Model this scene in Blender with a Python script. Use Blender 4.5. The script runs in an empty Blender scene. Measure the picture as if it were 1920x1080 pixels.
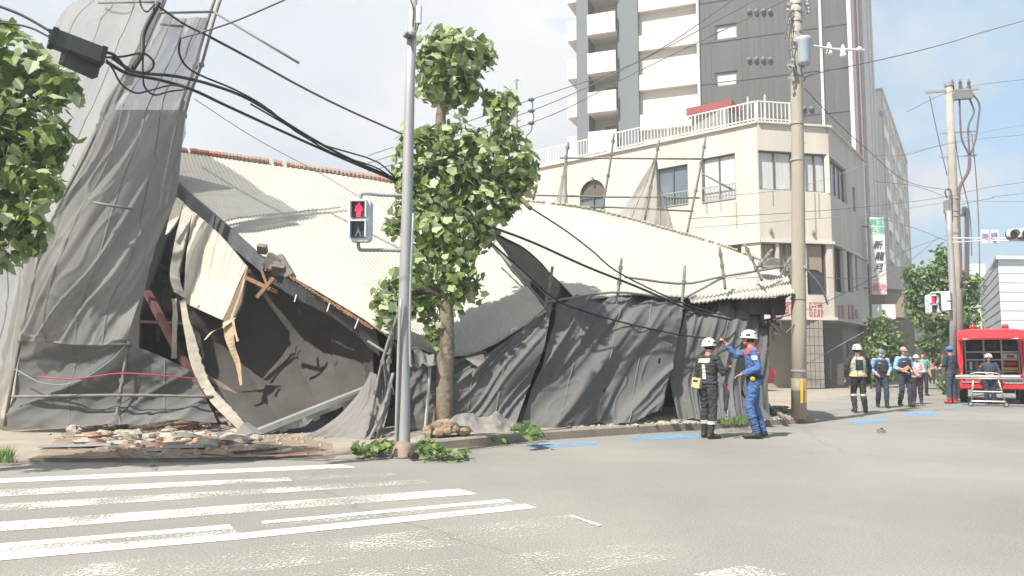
import bpy, bmesh, math, random
from mathutils import Vector, Matrix, noise, kdtree
R = math.radians
scene = bpy.context.scene
C = scene.collection
rnd = random.Random(7)

# ---------------------------------------------------------------- camera
CAMH = 1.35; F = 1500.0; TH = math.atan(138 / 1500)
cam = bpy.data.cameras.new('camera'); camo = bpy.data.objects.new('camera', cam); C.objects.link(camo)
camo.location = (0, 0, CAMH); camo.rotation_euler = (R(90) + TH, 0, 0)
cam.sensor_width = 36; cam.lens = 36 * F / 1920; cam.clip_end = 5000; cam.clip_start = 0.05
scene.camera = camo

# ---------------------------------------------------------------- sky, sun, exposure
SUN_AZ = Vector((-0.66, -0.75)).normalized(); SUN_EL = R(52)
w = bpy.data.worlds.new('World'); scene.world = w; w.use_nodes = True
nt = w.node_tree; nt.nodes.clear()
def N(t, **k):
    n = nt.nodes.new(t)
    for a, b in k.items(): setattr(n, a, b)
    return n
out = N('ShaderNodeOutputWorld'); bg = N('ShaderNodeBackground'); bg.inputs[1].default_value = 0.10
sky = N('ShaderNodeTexSky', sky_type='NISHITA'); sky.sun_disc = False
sky.sun_elevation = SUN_EL; sky.sun_rotation = math.atan2(SUN_AZ.x, SUN_AZ.y); sky.air_density = 1.0; sky.dust_density = 1.4
tc = N('ShaderNodeTexCoord'); sep = N('ShaderNodeSeparateXYZ'); nt.links.new(tc.outputs['Generated'], sep.inputs[0])
mx = N('ShaderNodeMath', operation='ADD'); mx.inputs[1].default_value = 0.35; nt.links.new(sep.outputs[2], mx.inputs[0])
dx = N('ShaderNodeMath', operation='DIVIDE'); dy = N('ShaderNodeMath', operation='DIVIDE')
nt.links.new(sep.outputs[0], dx.inputs[0]); nt.links.new(mx.outputs[0], dx.inputs[1])
nt.links.new(sep.outputs[1], dy.inputs[0]); nt.links.new(mx.outputs[0], dy.inputs[1])
cb = N('ShaderNodeCombineXYZ'); nt.links.new(dx.outputs[0], cb.inputs[0]); nt.links.new(dy.outputs[0], cb.inputs[1])
no = N('ShaderNodeTexNoise'); no.inputs['Scale'].default_value = 1.9; no.inputs['Detail'].default_value = 9; no.inputs['Roughness'].default_value = .56
no.inputs['Distortion'].default_value = .4
nt.links.new(cb.outputs[0], no.inputs['Vector'])
# less cloud towards the right of the view (+X), more on the left
sx = N('ShaderNodeMath', operation='MULTIPLY_ADD'); sx.inputs[1].default_value = -0.50; sx.inputs[2].default_value = 0.12
nt.links.new(sep.outputs[0], sx.inputs[0])
ad = N('ShaderNodeMath', operation='ADD'); nt.links.new(no.outputs[0], ad.inputs[0]); nt.links.new(sx.outputs[0], ad.inputs[1])
cr = N('ShaderNodeValToRGB'); cr.color_ramp.elements[0].position = .38; cr.color_ramp.elements[1].position = .54
nt.links.new(ad.outputs[0], cr.inputs[0])
no2 = N('ShaderNodeTexNoise'); no2.inputs['Scale'].default_value = 1.3; no2.inputs['Detail'].default_value = 5
nt.links.new(cb.outputs[0], no2.inputs['Vector'])
cc = N('ShaderNodeValToRGB'); cc.color_ramp.elements[0].position = .38; cc.color_ramp.elements[1].position = .62
cc.color_ramp.elements[0].color = (2.20, 2.38, 2.62, 1); cc.color_ramp.elements[1].color = (3.15, 3.15, 3.15, 1)
nt.links.new(no2.outputs[0], cc.inputs[0])
sk = N('ShaderNodeMix', data_type='RGBA', blend_type='MIX'); sk.inputs[0].default_value = .72
sk.inputs[7].default_value = (.95, 1.70, 2.25, 1)
nt.links.new(sky.outputs[0], sk.inputs[6])
mixc = N('ShaderNodeMix', data_type='RGBA')
nt.links.new(cr.outputs[0], mixc.inputs[0]); nt.links.new(sk.outputs[2], mixc.inputs[6]); nt.links.new(cc.outputs[0], mixc.inputs[7])
nt.links.new(mixc.outputs[2], bg.inputs[0]); nt.links.new(bg.outputs[0], out.inputs[0])
sd = Vector((SUN_AZ.x * math.cos(SUN_EL), SUN_AZ.y * math.cos(SUN_EL), math.sin(SUN_EL)))
sl = bpy.data.lights.new('sun', 'SUN'); sl.energy = 3.0; sl.angle = R(0.9); sl.color = (1, .955, .88)
so = bpy.data.objects.new('sun', sl); C.objects.link(so); so.rotation_euler = sd.to_track_quat('Z', 'Y').to_euler(); so.location = (0, 0, 60)
scene.view_settings.view_transform = 'Standard'; scene.view_settings.look = 'None'
scene.view_settings.exposure = 1.74; scene.view_settings.gamma = 1
scene.cycles.transparent_max_bounces = 12

# ---------------------------------------------------------------- picking points of the place
def ray(px, py):
    u = (px - 960) / F; v = (540 - py) / F
    return Vector((u, math.cos(TH) - v * math.sin(TH), math.sin(TH) + v * math.cos(TH)))
def P(px, py, d):
    r = ray(px, py); return Vector((0, 0, CAMH)) + r * (d / r.y)
def G(px, py, z=0.0):
    r = ray(px, py); return Vector((0, 0, CAMH)) + r * ((z - CAMH) / r.z)
def PP(l): return [P(*a) for a in l]

# ---------------------------------------------------------------- materials
MATS = {}
def mat(name, col, rough=.8, metal=0, var=.12, scale=3.0, bump=0, bscale=30, col2=None, alpha=None, emit=None, streak=None, transl=0, spec=.4, coords='Object'):
    if name in MATS: return MATS[name]
    m = bpy.data.materials.new(name); m.use_nodes = True; t = m.node_tree; t.nodes.clear(); MATS[name] = m
    def n(tp, **k):
        q = t.nodes.new(tp)
        for a, b in k.items(): setattr(q, a, b)
        return q
    L = t.links.new
    o = n('ShaderNodeOutputMaterial'); b = n('ShaderNodeBsdfPrincipled'); b.inputs['Roughness'].default_value = rough; b.inputs['Metallic'].default_value = metal
    b.inputs['Specular IOR Level'].default_value = spec
    tcn = n('ShaderNodeTexCoord'); mp = n('ShaderNodeMapping'); L(tcn.outputs[coords], mp.inputs[0])
    if streak: mp.inputs['Scale'].default_value = streak
    nz = n('ShaderNodeTexNoise'); nz.inputs['Scale'].default_value = scale; nz.inputs['Detail'].default_value = 8; nz.inputs['Roughness'].default_value = .65
    L(mp.outputs[0], nz.inputs['Vector'])
    rp = n('ShaderNodeValToRGB'); rp.color_ramp.elements[0].position = .3; rp.color_ramp.elements[1].position = .7
    a = [c * (1 - var) for c in col]; bb = [min(1, c * (1 + var)) for c in col] if col2 is None else col2
    rp.color_ramp.elements[0].color = (*a, 1); rp.color_ramp.elements[1].color = (*bb, 1)
    L(nz.outputs[0], rp.inputs[0]); L(rp.outputs[0], b.inputs['Base Color'])
    if bump:
        bn = n('ShaderNodeTexNoise'); bn.inputs['Scale'].default_value = bscale; bn.inputs['Detail'].default_value = 6; L(tcn.outputs[coords], bn.inputs['Vector'])
        bp = n('ShaderNodeBump'); bp.inputs['Strength'].default_value = bump; bp.inputs['Distance'].default_value = .02; L(bn.outputs[0], bp.inputs['Height']); L(bp.outputs[0], b.inputs['Normal'])
    if emit: b.inputs['Emission Color'].default_value = (*emit[0], 1); b.inputs['Emission Strength'].default_value = emit[1]
    last = b.outputs[0]
    if transl:
        tr = n('ShaderNodeBsdfTranslucent'); L(rp.outputs[0], tr.inputs[0]); ms = n('ShaderNodeMixShader'); ms.inputs[0].default_value = transl
        L(last, ms.inputs[1]); L(tr.outputs[0], ms.inputs[2]); last = ms.outputs[0]
    if alpha is not None:
        tp = n('ShaderNodeBsdfTransparent'); ms = n('ShaderNodeMixShader'); ms.inputs[0].default_value = alpha
        L(tp.outputs[0], ms.inputs[1]); L(last, ms.inputs[2]); last = ms.outputs[0]
    L(last, o.inputs[0]); return m
def paintmat(name, col, wear, fine=38, soft=.06):
    m = mat(name, col, .7, var=.06, scale=5); t = m.node_tree; L = t.links.new
    b = [q for q in t.nodes if q.type == 'BSDF_PRINCIPLED'][0]; o = [q for q in t.nodes if q.type == 'OUTPUT_MATERIAL'][0]
    tcn = [q for q in t.nodes if q.type == 'TEX_COORD'][0]
    a = t.nodes.new('ShaderNodeTexNoise'); a.inputs['Scale'].default_value = fine; a.inputs['Detail'].default_value = 4; a.inputs['Roughness'].default_value = .8
    c = t.nodes.new('ShaderNodeTexNoise'); c.inputs['Scale'].default_value = 1.6; c.inputs['Detail'].default_value = 3
    L(tcn.outputs['Object'], a.inputs['Vector']); L(tcn.outputs['Object'], c.inputs['Vector'])
    ad = t.nodes.new('ShaderNodeMath'); ad.operation = 'MULTIPLY_ADD'; ad.inputs[1].default_value = .45; L(c.outputs[0], ad.inputs[0]); L(a.outputs[0], ad.inputs[2])
    rp = t.nodes.new('ShaderNodeValToRGB'); thr = .5 + .40 * wear
    rp.color_ramp.elements[0].position = max(0, thr - soft); rp.color_ramp.elements[1].position = min(1, thr + soft)
    L(ad.outputs[0], rp.inputs[0]); tp = t.nodes.new('ShaderNodeBsdfTransparent'); ms = t.nodes.new('ShaderNodeMixShader')
    L(rp.outputs[0], ms.inputs[0]); L(tp.outputs[0], ms.inputs[1]); L(b.outputs[0], ms.inputs[2]); L(ms.outputs[0], o.inputs[0])
    return m
M_asph = mat('asphalt', (.232, .222, .200), .9, var=.07, scale=.5, bump=.5, bscale=60, spec=.2)
def grain(m, amt=.3, cracks=True):
    t = m.node_tree; L = t.links.new; b = [q for q in t.nodes if q.type == 'BSDF_PRINCIPLED'][0]; tcn = [q for q in t.nodes if q.type == 'TEX_COORD'][0]; src = b.inputs['Base Color'].links[0].from_socket
    a = t.nodes.new('ShaderNodeTexNoise'); a.inputs['Scale'].default_value = 55; a.inputs['Detail'].default_value = 3; a.inputs['Roughness'].default_value = .8; L(tcn.outputs['Object'], a.inputs['Vector'])
    r = t.nodes.new('ShaderNodeMapRange'); r.inputs[1].default_value = .3; r.inputs[2].default_value = .7; r.inputs[3].default_value = 1 - amt; r.inputs[4].default_value = 1 + amt; L(a.outputs[0], r.inputs[0])
    c = t.nodes.new('ShaderNodeMix'); c.data_type = 'RGBA'; c.blend_type = 'MULTIPLY'; c.inputs[0].default_value = 1; L(src, c.inputs[6]); L(r.outputs[0], c.inputs[7]); o_ = c.outputs[2]
    if cracks:
        v = t.nodes.new('ShaderNodeTexVoronoi'); v.feature = 'DISTANCE_TO_EDGE'; v.inputs['Scale'].default_value = .22
        w2 = t.nodes.new('ShaderNodeTexNoise'); w2.inputs['Scale'].default_value = 1.5; w2.inputs['Detail'].default_value = 5; L(tcn.outputs['Object'], w2.inputs['Vector'])
        mxv = t.nodes.new('ShaderNodeMix'); mxv.data_type = 'RGBA'; mxv.inputs[0].default_value = .35; L(tcn.outputs['Object'], mxv.inputs[6]); L(w2.outputs['Color'], mxv.inputs[7]); L(mxv.outputs[2], v.inputs['Vector'])
        r2 = t.nodes.new('ShaderNodeMapRange'); r2.inputs[1].default_value = .0; r2.inputs[2].default_value = .004; r2.inputs[3].default_value = .80; r2.inputs[4].default_value = 1; L(v.outputs[0], r2.inputs[0])
        v2 = t.nodes.new('ShaderNodeTexNoise'); v2.inputs['Scale'].default_value = .23; v2.inputs['Detail'].default_value = 4; L(tcn.outputs['Object'], v2.inputs['Vector'])
        r3 = t.nodes.new('ShaderNodeMapRange'); r3.inputs[1].default_value = .4; r3.inputs[2].default_value = .62; r3.inputs[3].default_value = .88; r3.inputs[4].default_value = 1.04; L(v2.outputs[0], r3.inputs[0])
        mm = t.nodes.new('ShaderNodeMath'); mm.operation = 'MULTIPLY'; L(r2.outputs[0], mm.inputs[0]); L(r3.outputs[0], mm.inputs[1])
        c2 = t.nodes.new('ShaderNodeMix'); c2.data_type = 'RGBA'; c2.blend_type = 'MULTIPLY'; c2.inputs[0].default_value = 1; L(o_, c2.inputs[6]); L(mm.outputs[0], c2.inputs[7]); o_ = c2.outputs[2]
    L(o_, b.inputs['Base Color'])
grain(M_asph, .32)
M_pave = mat('pavement_concrete', (.28, .245, .20), .9, var=.2, scale=1.2, bump=.3, bscale=25, spec=.2)
M_kerb = mat('kerb_concrete', (.22, .185, .15), .9, var=.22, scale=4, bump=.4, bscale=30)
M_cream = mat('cream_render', (.49, .445, .385), .85, var=.13, scale=.7, streak=(1, 1, .12))
M_cream2 = mat('pale_render', (.54, .50, .45), .85, var=.06, scale=.5, streak=(1, 1, .15))
M_towerg = mat('grey_cladding', (.085, .084, .082), .7, var=.12, scale=.6, streak=(6, 6, .1))
M_pilg = mat('blue_grey_pilaster', (.135, .15, .16), .8, var=.04, scale=.4)
M_roof = mat('corrugated_roof', (.365, .345, .300), .8, var=.08, scale=.9, streak=(1, 1, 1), bump=.08, bscale=12)
grain(M_roof, .06, False)
M_tile = mat('orange_ridge_tile', (.55, .19, .10), .8, var=.3, scale=3, col2=(.36, .31, .25))
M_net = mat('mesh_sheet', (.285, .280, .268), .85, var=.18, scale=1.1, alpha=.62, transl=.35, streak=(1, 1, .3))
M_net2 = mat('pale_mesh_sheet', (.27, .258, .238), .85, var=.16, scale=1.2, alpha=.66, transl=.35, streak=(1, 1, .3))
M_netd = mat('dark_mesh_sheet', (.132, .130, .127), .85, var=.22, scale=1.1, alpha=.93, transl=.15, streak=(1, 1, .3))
M_cloth = mat('torn_sheet', (.20, .19, .185), .8, var=.15, scale=3, transl=.2)
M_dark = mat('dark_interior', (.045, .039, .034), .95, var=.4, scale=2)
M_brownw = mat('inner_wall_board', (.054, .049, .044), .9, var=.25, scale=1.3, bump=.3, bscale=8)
M_tanw = mat('tan_torn_board', (.28, .22, .165), .9, var=.25, scale=3, bump=.3, bscale=20)
M_clad = mat('cream_cladding_board', (.40, .37, .315), .8, var=.1, scale=2)
M_fascia = mat('slate_fascia', (.060, .063, .07), .6, var=.25, scale=2)
M_steel = mat('scaffold_steel', (.17, .162, .148), .75, 0, var=.25, scale=12)
M_galv = mat('galvanised_steel', (.30, .305, .295), .5, .25, var=.15, scale=3, streak=(1, 1, .2))
M_rust = mat('rusty_steel', (.11, .045, .038), .8, var=.3, scale=6)
M_conc = mat('pole_concrete', (.30, .27, .215), .85, var=.14, scale=2.5, bump=.3, bscale=20, streak=(1, 1, .12))
M_black = mat('cable_black', (.022, .021, .020), .6, var=.2)
M_wire = mat('wire_grey', (.10, .10, .10), .6, var=.1)
M_white = mat('white_paint', (.62, .62, .60), .5, var=.04)
M_sig = mat('signal_housing', (.52, .56, .58), .5, var=.06)
M_glassd = mat('dark_lens', (.035, .04, .045), .25, var=.2)
M_glass = mat('window_glass', (.10, .135, .16), .12, var=.25, scale=.8, spec=.8)
M_glassw = mat('curtained_window', (.46, .47, .46), .3, var=.22, scale=1.5, streak=(9, 9, .4))
M_blind = mat('brown_blind', (.26, .21, .155), .6, var=.06)
M_frame = mat('window_frame', (.10, .082, .07), .5, var=.1)
M_bark = mat('plane_bark', (.155, .12, .085), .9, var=.32, scale=9, bump=.8, bscale=16, col2=(.24, .20, .15))
M_wood = mat('splintered_timber', (.24, .13, .075), .9, var=.35, scale=8)
M_red = mat('red_paint', (.52, .022, .028), .3, var=.05, spec=.6)
M_redsign = mat('red_sign', (.36, .15, .15), .5, var=.1)
M_greyb = mat('grey_building', (.22, .21, .195), .85, var=.1, scale=1)
M_brownb = mat('brown_building', (.17, .135, .10), .85, var=.1, scale=.6)
M_plastic = mat('white_plastic_film', (.36, .34, .31), .5, var=.15, scale=3, alpha=.72, transl=.3)
M_rub1 = mat('rubble_concrete', (.33, .285, .235), .95, var=.25, scale=5, bump=.5)
M_rub2 = mat('rubble_brick', (.33, .19, .13), .95, var=.25, scale=5, bump=.5)
M_rub3 = mat('rubble_grey', (.18, .165, .15), .95, var=.3, scale=5, bump=.5)
M_tyre = mat('tyre_rubber', (.02, .02, .02), .8)
M_rim = mat('silver_rim', (.4, .4, .4), .4, .6)
M_skin = mat('skin', (.46, .22, .16), .6, var=.06, scale=10)
M_bootm = mat('boot_leather', (.025, .022, .02), .6, var=.2)
M_yel = mat('yellow_paint', (.62, .36, .03), .6, var=.08)
M_seam = paintmat('tyre_streak', (.19, .18, .16), .9, fine=14, soft=.6)

def leafmat(name, a, b, pale):
    m = bpy.data.materials.new(name); m.use_nodes = True; t = m.node_tree; t.nodes.clear(); L = t.links.new
    o = t.nodes.new('ShaderNodeOutputMaterial'); p = t.nodes.new('ShaderNodeBsdfPrincipled'); p.inputs['Roughness'].default_value = .55; p.inputs['Specular IOR Level'].default_value = .35
    at = t.nodes.new('ShaderNodeAttribute'); at.attribute_name = 'tone'
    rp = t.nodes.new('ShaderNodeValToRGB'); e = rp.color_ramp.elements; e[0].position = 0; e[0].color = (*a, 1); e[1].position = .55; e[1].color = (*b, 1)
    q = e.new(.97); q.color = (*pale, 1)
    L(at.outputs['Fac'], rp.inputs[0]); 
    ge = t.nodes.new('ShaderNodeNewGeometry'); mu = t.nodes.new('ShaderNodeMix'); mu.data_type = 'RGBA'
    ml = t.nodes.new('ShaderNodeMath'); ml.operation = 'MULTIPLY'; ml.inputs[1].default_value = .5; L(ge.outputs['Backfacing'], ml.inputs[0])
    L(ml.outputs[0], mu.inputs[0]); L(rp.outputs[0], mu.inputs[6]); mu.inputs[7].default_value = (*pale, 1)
    L(mu.outputs[2], p.inputs['Base Color'])
    tr = t.nodes.new('ShaderNodeBsdfTranslucent'); L(mu.outputs[2], tr.inputs[0]); ms = t.nodes.new('ShaderNodeMixShader'); ms.inputs[0].default_value = .3
    L(p.outputs[0], ms.inputs[1]); L(tr.outputs[0], ms.inputs[2]); L(ms.outputs[0], o.inputs[0]); return m
M_leaf = leafmat('plane_leaf', (.060, .092, .022), (.175, .235, .055), (.46, .53, .32))
M_leafd = leafmat('dark_leaf', (.045, .085, .022), (.11, .19, .045), (.24, .33, .12))
M_leaff = leafmat('far_leaf', (.05, .085, .022), (.10, .165, .04), (.21, .28, .09))

# ---------------------------------------------------------------- mesh helpers
class MB:
    def __init__(s): s.v = []; s.f = []; s.mi = []; s.tone = []
    def add(s, vs, fs, mi=0):
        o = len(s.v); s.v += [Vector(x) for x in vs]; s.f += [tuple(i + o for i in f) for f in fs]; s.mi += [mi] * len(fs); return s
    def box(s, c, sz, rot=None, mi=0):
        c = Vector(c); h = Vector(sz) / 2; vs = []
        for x in (-1, 1):
            for y in (-1, 1):
                for z in (-1, 1):
                    q = Vector((x * h.x, y * h.y, z * h.z)); vs.append(c + (rot @ q if rot else q))
        return s.add(vs, [(0, 1, 3, 2), (4, 6, 7, 5), (0, 4, 5, 1), (2, 3, 7, 6), (0, 2, 6, 4), (1, 5, 7, 3)], mi)
    def beam(s, p, q, wd, ht, mi=0, up=Vector((0, 0, 1))):
        p = Vector(p); q = Vector(q); d = (q - p); L = d.length; d.normalize(); x = d.cross(up)
        if x.length < 1e-3: x = Vector((1, 0, 0))
        x.normalize(); z = x.cross(d)
        return s.box((p + q) / 2, (wd, L, ht), Matrix((x, d, z)).transposed(), mi)
    def tube(s, pts, r, seg=8, mi=0, cap=True):
        pts = [Vector(a) for a in pts]; n = len(pts); rs = r if isinstance(r, (list, tuple)) else [r] * n; vs = []; prev = None
        for i, a in enumerate(pts):
            d = (pts[min(i + 1, n - 1)] - pts[max(i - 1, 0)])
            d = d.normalized() if d.length > 1e-9 else Vector((0, 0, 1))
            if prev is None:
                u = d.cross(Vector((0, 0, 1)));
                if u.length < 1e-2: u = d.cross(Vector((1, 0, 0)))
            else: u = prev - d * prev.dot(d)
            u.normalize(); prev = u; w_ = d.cross(u)
            for k in range(seg):
                t = 2 * math.pi * k / seg; vs.append(a + (u * math.cos(t) + w_ * math.sin(t)) * rs[i])
        fs = [(i * seg + k, i * seg + (k + 1) % seg, (i + 1) * seg + (k + 1) % seg, (i + 1) * seg + k) for i in range(n - 1) for k in range(seg)]
        if cap: fs += [tuple(range(seg - 1, -1, -1)), tuple((n - 1) * seg + k for k in range(seg))]
        return s.add(vs, fs, mi)
    def ell(s, c, rad, rot=None, nu=12, nv=8, mi=0, top=0.0):
        c = Vector(c); vs = []; 
        for j in range(nv + 1):
            ph = math.pi * j / nv * (1 - top) 
            for i in range(nu):
                t = 2 * math.pi * i / nu; q = Vector((rad[0] * math.sin(ph) * math.cos(t), rad[1] * math.sin(ph) * math.sin(t), rad[2] * math.cos(ph)))
                vs.append(c + (rot @ q if rot else q))
        return s.add(vs, [(j * nu + i, (j + 1) * nu + i, (j + 1) * nu + (i + 1) % nu, j * nu + (i + 1) % nu) for j in range(nv) for i in range(nu)], mi)
    def prism(s, poly, off, mi=0):
        poly = [Vector(p) for p in poly]; n = len(poly); off = Vector(off)
        return s.add(poly + [p + off for p in poly], [tuple(range(n - 1, -1, -1)), tuple(range(n, 2 * n))] + [(i, (i + 1) % n, n + (i + 1) % n, n + i) for i in range(n)], mi)
    def build(s, name, m=None, parent=None, smooth=False, kind=None, label=None, cat=None, group=None, origin=None):
        me = bpy.data.meshes.new(name); o = bpy.data.objects.new(name, me); C.objects.link(o)
        if parent is not None:
            root = parent
            while root.parent: root = root.parent
            org = root.location.copy(); o.parent = parent
        else:
            if origin is None:
                xs = [v.x for v in s.v]; ys = [v.y for v in s.v]; zs = [v.z for v in s.v]
                origin = Vector(((min(xs) + max(xs)) / 2, (min(ys) + max(ys)) / 2, min(zs)))
            org = Vector(origin); o.location = org
        me.from_pydata([v - org for v in s.v], [], s.f)
        ms = m if isinstance(m, (list, tuple)) else [m]
        for q in ms: me.materials.append(q)
        if any(s.mi): me.polygons.foreach_set('material_index', s.mi)
        if s.tone:
            at = me.attributes.new('tone', 'FLOAT', 'FACE'); at.data.foreach_set('value', s.tone)
        if smooth: me.polygons.foreach_set('use_smooth', [True] * len(me.polygons))
        me.update()
        if label: o['label'] = label
        if cat: o['category'] = cat
        if group: o['group'] = group
        if kind: o['kind'] = kind
        return o
def thing(name, loc, label, cat, group=None):
    o = bpy.data.objects.new(name, None); C.objects.link(o); o.location = loc; o.empty_display_size = .2; o['label'] = label; o['category'] = cat
    if group: o['group'] = group
    return o
def copy_tree(o, parent=None):
    c = o.copy(); C.objects.link(c)
    if parent: c.parent = parent
    for ch in o.children: copy_tree(ch, c)
    return c
def cr1(a, b, c, d, t):
    return .5 * ((2 * b) + (c - a) * t + (2 * a - 5 * b + 4 * c - d) * t * t + (3 * b - a - 3 * c + d) * t ** 3)
def spl(pts, t):
    n = len(pts) - 1; x = min(max(t, 0), 1) * n; i = min(int(x), n - 1); f = x - i
    return cr1(pts[i - 1] if i > 0 else pts[0] * 2 - pts[1], pts[i], pts[i + 1], pts[i + 2] if i + 2 <= n else pts[n] * 2 - pts[n - 1], f)
def smooth_path(pts, n=24): return [spl(pts, i / n) for i in range(n + 1)]
def surf(rows, nu, nv, disp=None, ragged=None):
    """rows of world points; u across, v down; disp(u,v) pushes along the surface normal"""
    g = []
    for j in range(nv + 1):
        v = j / nv; cols = [spl([r[k] for r in rows], v) for k in range(len(rows[0]))]
        g.append([spl(cols, i / nu) for i in range(nu + 1)])
    res = []
    for j in range(nv + 1):
        row = []
        for i in range(nu + 1):
            p = g[j][i]
            if disp:
                a = g[j][min(i + 1, nu)] - g[j][max(i - 1, 0)]; b = g[min(j + 1, nv)][i] - g[max(j - 1, 0)][i]; n = b.cross(a)
                if n.length > 1e-9: n.normalize()
                if n.y > 0: n = -n
                p = p + n * disp(i / nu, j / nv, p)
            row.append(p)
        res.append(row)
    m = MB(); m.v = [p for r in res for p in r]
    for j in range(nv):
        for i in range(nu):
            if ragged and not ragged((i + .5) / nu, (j + .5) / nv): continue
            m.f.append((j * (nu + 1) + i, j * (nu + 1) + i + 1, (j + 1) * (nu + 1) + i + 1, (j + 1) * (nu + 1) + i)); m.mi.append(0)
    return m
def folds(seed, freq=9, amp=.05, skew=0.0, fine=.012, pinch=None):
    def f(u, v, p):
        x = u * freq + skew * v * freq
        a = noise.noise(Vector((x, v * 1.1 + seed, seed * 3.1))) * amp * 1.7
        r = 1 - abs(noise.noise(Vector((x * 1.3 + 5, v * .9, seed + 9)))) * 2
        a += max(0, r - .55) * amp * 1.3
        a += noise.noise(Vector((x * 3.1, v * 2.2, seed + 4))) * fine
        a += noise.noise(Vector((u * 3, v * 3, seed + 14))) * amp * .6
        w_ = noise.noise(Vector((x * .9 + v * 2.3, v * 3.7 - u * 2, seed + 31)))
        a += max(0, .07 - abs(w_)) * amp * 2.6
        return a
    return f
def thick(m, off):
    """give a thin sheet a real thickness"""
    n = len(m.v); off = Vector(off); m.v += [p + off for p in m.v]; fs = list(m.f)
    edge = {}
    for f in fs:
        for i in range(len(f)): e = (f[i], f[(i + 1) % len(f)]); edge[e] = 1
    m.f += [tuple(i + n for i in reversed(f)) for f in fs]
    for (a, b) in edge:
        if (b, a) not in edge: m.f.append((b, a, a + n, b + n))
    m.mi = [0] * len(m.f); return m
def ribbon(pts, wd, axis=Vector((1, 0, .3)), th=.012, n=16):
    path = smooth_path([Vector(p) for p in pts], n); m = MB(); ax = Vector(axis).normalized(); vs = []
    for i, p in enumerate(path):
        t = i / n; ww = (wd if not isinstance(wd, (list, tuple)) else wd[0] + (wd[1] - wd[0]) * t) * (1 + .25 * noise.noise(p * 9)); tw = Matrix.Rotation(noise.noise(p * 3) * .9, 3, 'Z')
        a = tw @ ax * ww / 2; vs += [p - a, p + a]
    m.add(vs, [(2 * i, 2 * i + 1, 2 * i + 3, 2 * i + 2) for i in range(n)]); return thick(m, (0, th, 0))
# ================================================================ GROUND
MB().add([(-260, -70, -.004), (260, -70, -.004), (260, 420, -.004), (-260, 420, -.004)], [(0, 1, 2, 3)]).build('ground', M_pave, kind='structure', origin=(0, 0, 0))
road = [G(-400, 890), G(0, 869), G(300, 861), G(600, 855), G(740, 849), G(880, 838.5), G(1000, 827), G(1300, 806.5), G(1528, 793), G(1500, 757), G(1620, 735), G(1720, 716)]
road_far = [Vector((60, 90, 0)), Vector((120, 60, 0)), Vector((120, -60, 0)), Vector((-60, -60, 0)), Vector((-60, 5, 0))]
m = MB(); poly = [p.copy() for p in road + road_far]; m.add(poly, [tuple(range(len(poly)))]); m.build('road', M_asph, kind='structure', origin=(0, 0, 0))
# raised pavement and kerb: the kerb is dropped at the crossing on the left
kl = [(-500, 898, .05), (-200, 878, .05), (0, 869, .05), (300, 861, .05), (600, 855, .06), (740, 849, .10), (880, 838.5, .15), (1000, 827, .15), (1150, 816.5, .15), (1300, 806.5, .15), (1450, 797, .14), (1528, 792.5, .13)]
path = []
base = [G(a, b) for a, b, _ in kl]; hs = [c for _, _, c in kl]
for i in range(len(base) - 1):
    for k in range(8):
        f = k / 8; path.append((base[i].lerp(base[i + 1], f), hs[i] * (1 - f) + hs[i + 1] * f))
path.append((base[-1], hs[-1]))
def inward(i):
    a = path[max(i - 1, 0)][0]; b = path[min(i + 1, len(path) - 1)][0]; d = (b - a).normalized(); return Vector((-d.y, d.x, 0))
kb = MB(); vs = []
for i, (p, h) in enumerate(path):
    q = p + inward(i) * .17; hh = h + .004 * noise.noise(p * 3)
    vs += [p + Vector((0, 0, -.05)), p + Vector((0, 0, hh - .02)) + inward(i) * .006, p + Vector((0, 0, hh)) + inward(i) * .03, q + Vector((0, 0, hh)), q + Vector((0, 0, -.05))]
n = len(path); kb.add(vs, [(5 * i + k, 5 * i + 5 + k, 5 * i + 6 + k, 5 * i + 1 + k) for i in range(n - 1) for k in range(4)] + [(5 * n - 5, 5 * n - 1, 5 * n - 2, 5 * n - 3, 5 * n - 4)])
kb.build('kerb', M_kerb, kind='structure', origin=(0, 0, 0))
pv = MB(); vs = []
for i, (p, h) in enumerate(path):
    q = p + inward(i) * .17
    vs += [q + Vector((0, 0, h - .006)), Vector((q.x * 1.25 - 2, 26 + (q.x > 0) * q.x * .2, h + .02)), Vector((q.x * 1.25 - 2, 26 + (q.x > 0) * q.x * .2, -.05))]
pv.add(vs, [(3 * i, 3 * i + 3, 3 * i + 4, 3 * i + 1) for i in range(n - 1)] + [(3 * i + 1, 3 * i + 4, 3 * i + 5, 3 * i + 2) for i in range(n - 1)] + [(3 * n - 3, 3 * n - 1, 3 * n - 2)])
e = vs[-3]; pv.add([e, Vector((e.x, e.y, -.05)), vs[-1]], [(0, 1, 2)])
pv.build('pavement', M_pave, kind='structure', origin=(0, 0, 0))
# crosswalk stripes
def stripe(top, bot, mt, z=.004, name='crosswalk_stripe'):
    pts = top + bot[::-1]; MB().add([G(x, y) + Vector((0, 0, z)) for x, y in pts], [tuple(range(len(pts)))]).build(name, mt, kind='structure', origin=(0, 0, 0))
W1, W2, W3, W4 = [paintmat('road_paint_' + n_, (.60, .585, .53), w_) for n_, w_ in (('fresh', .32), ('worn', .52), ('faded', .64), ('ghost', .82))]
stripe([(-60, 900.5), (640, 871)], [(-60, 908.5), (668, 877)], W1)
stripe([(-60, 922), (540, 895.5)], [(-60, 935), (548, 902)], W2)
stripe([(548, 895), (735, 886)], [(556, 902), (742, 891.5)], W4)
stripe([(-60, 949), (790, 899.5)], [(-60, 963), (806, 906)], W3)
stripe([(-60, 984), (860, 917)], [(-60, 1002), (897, 927)], W2)
stripe([(-60, 1025), (430, 984)], [(-60, 1033), (437, 992)], W1)
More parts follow.
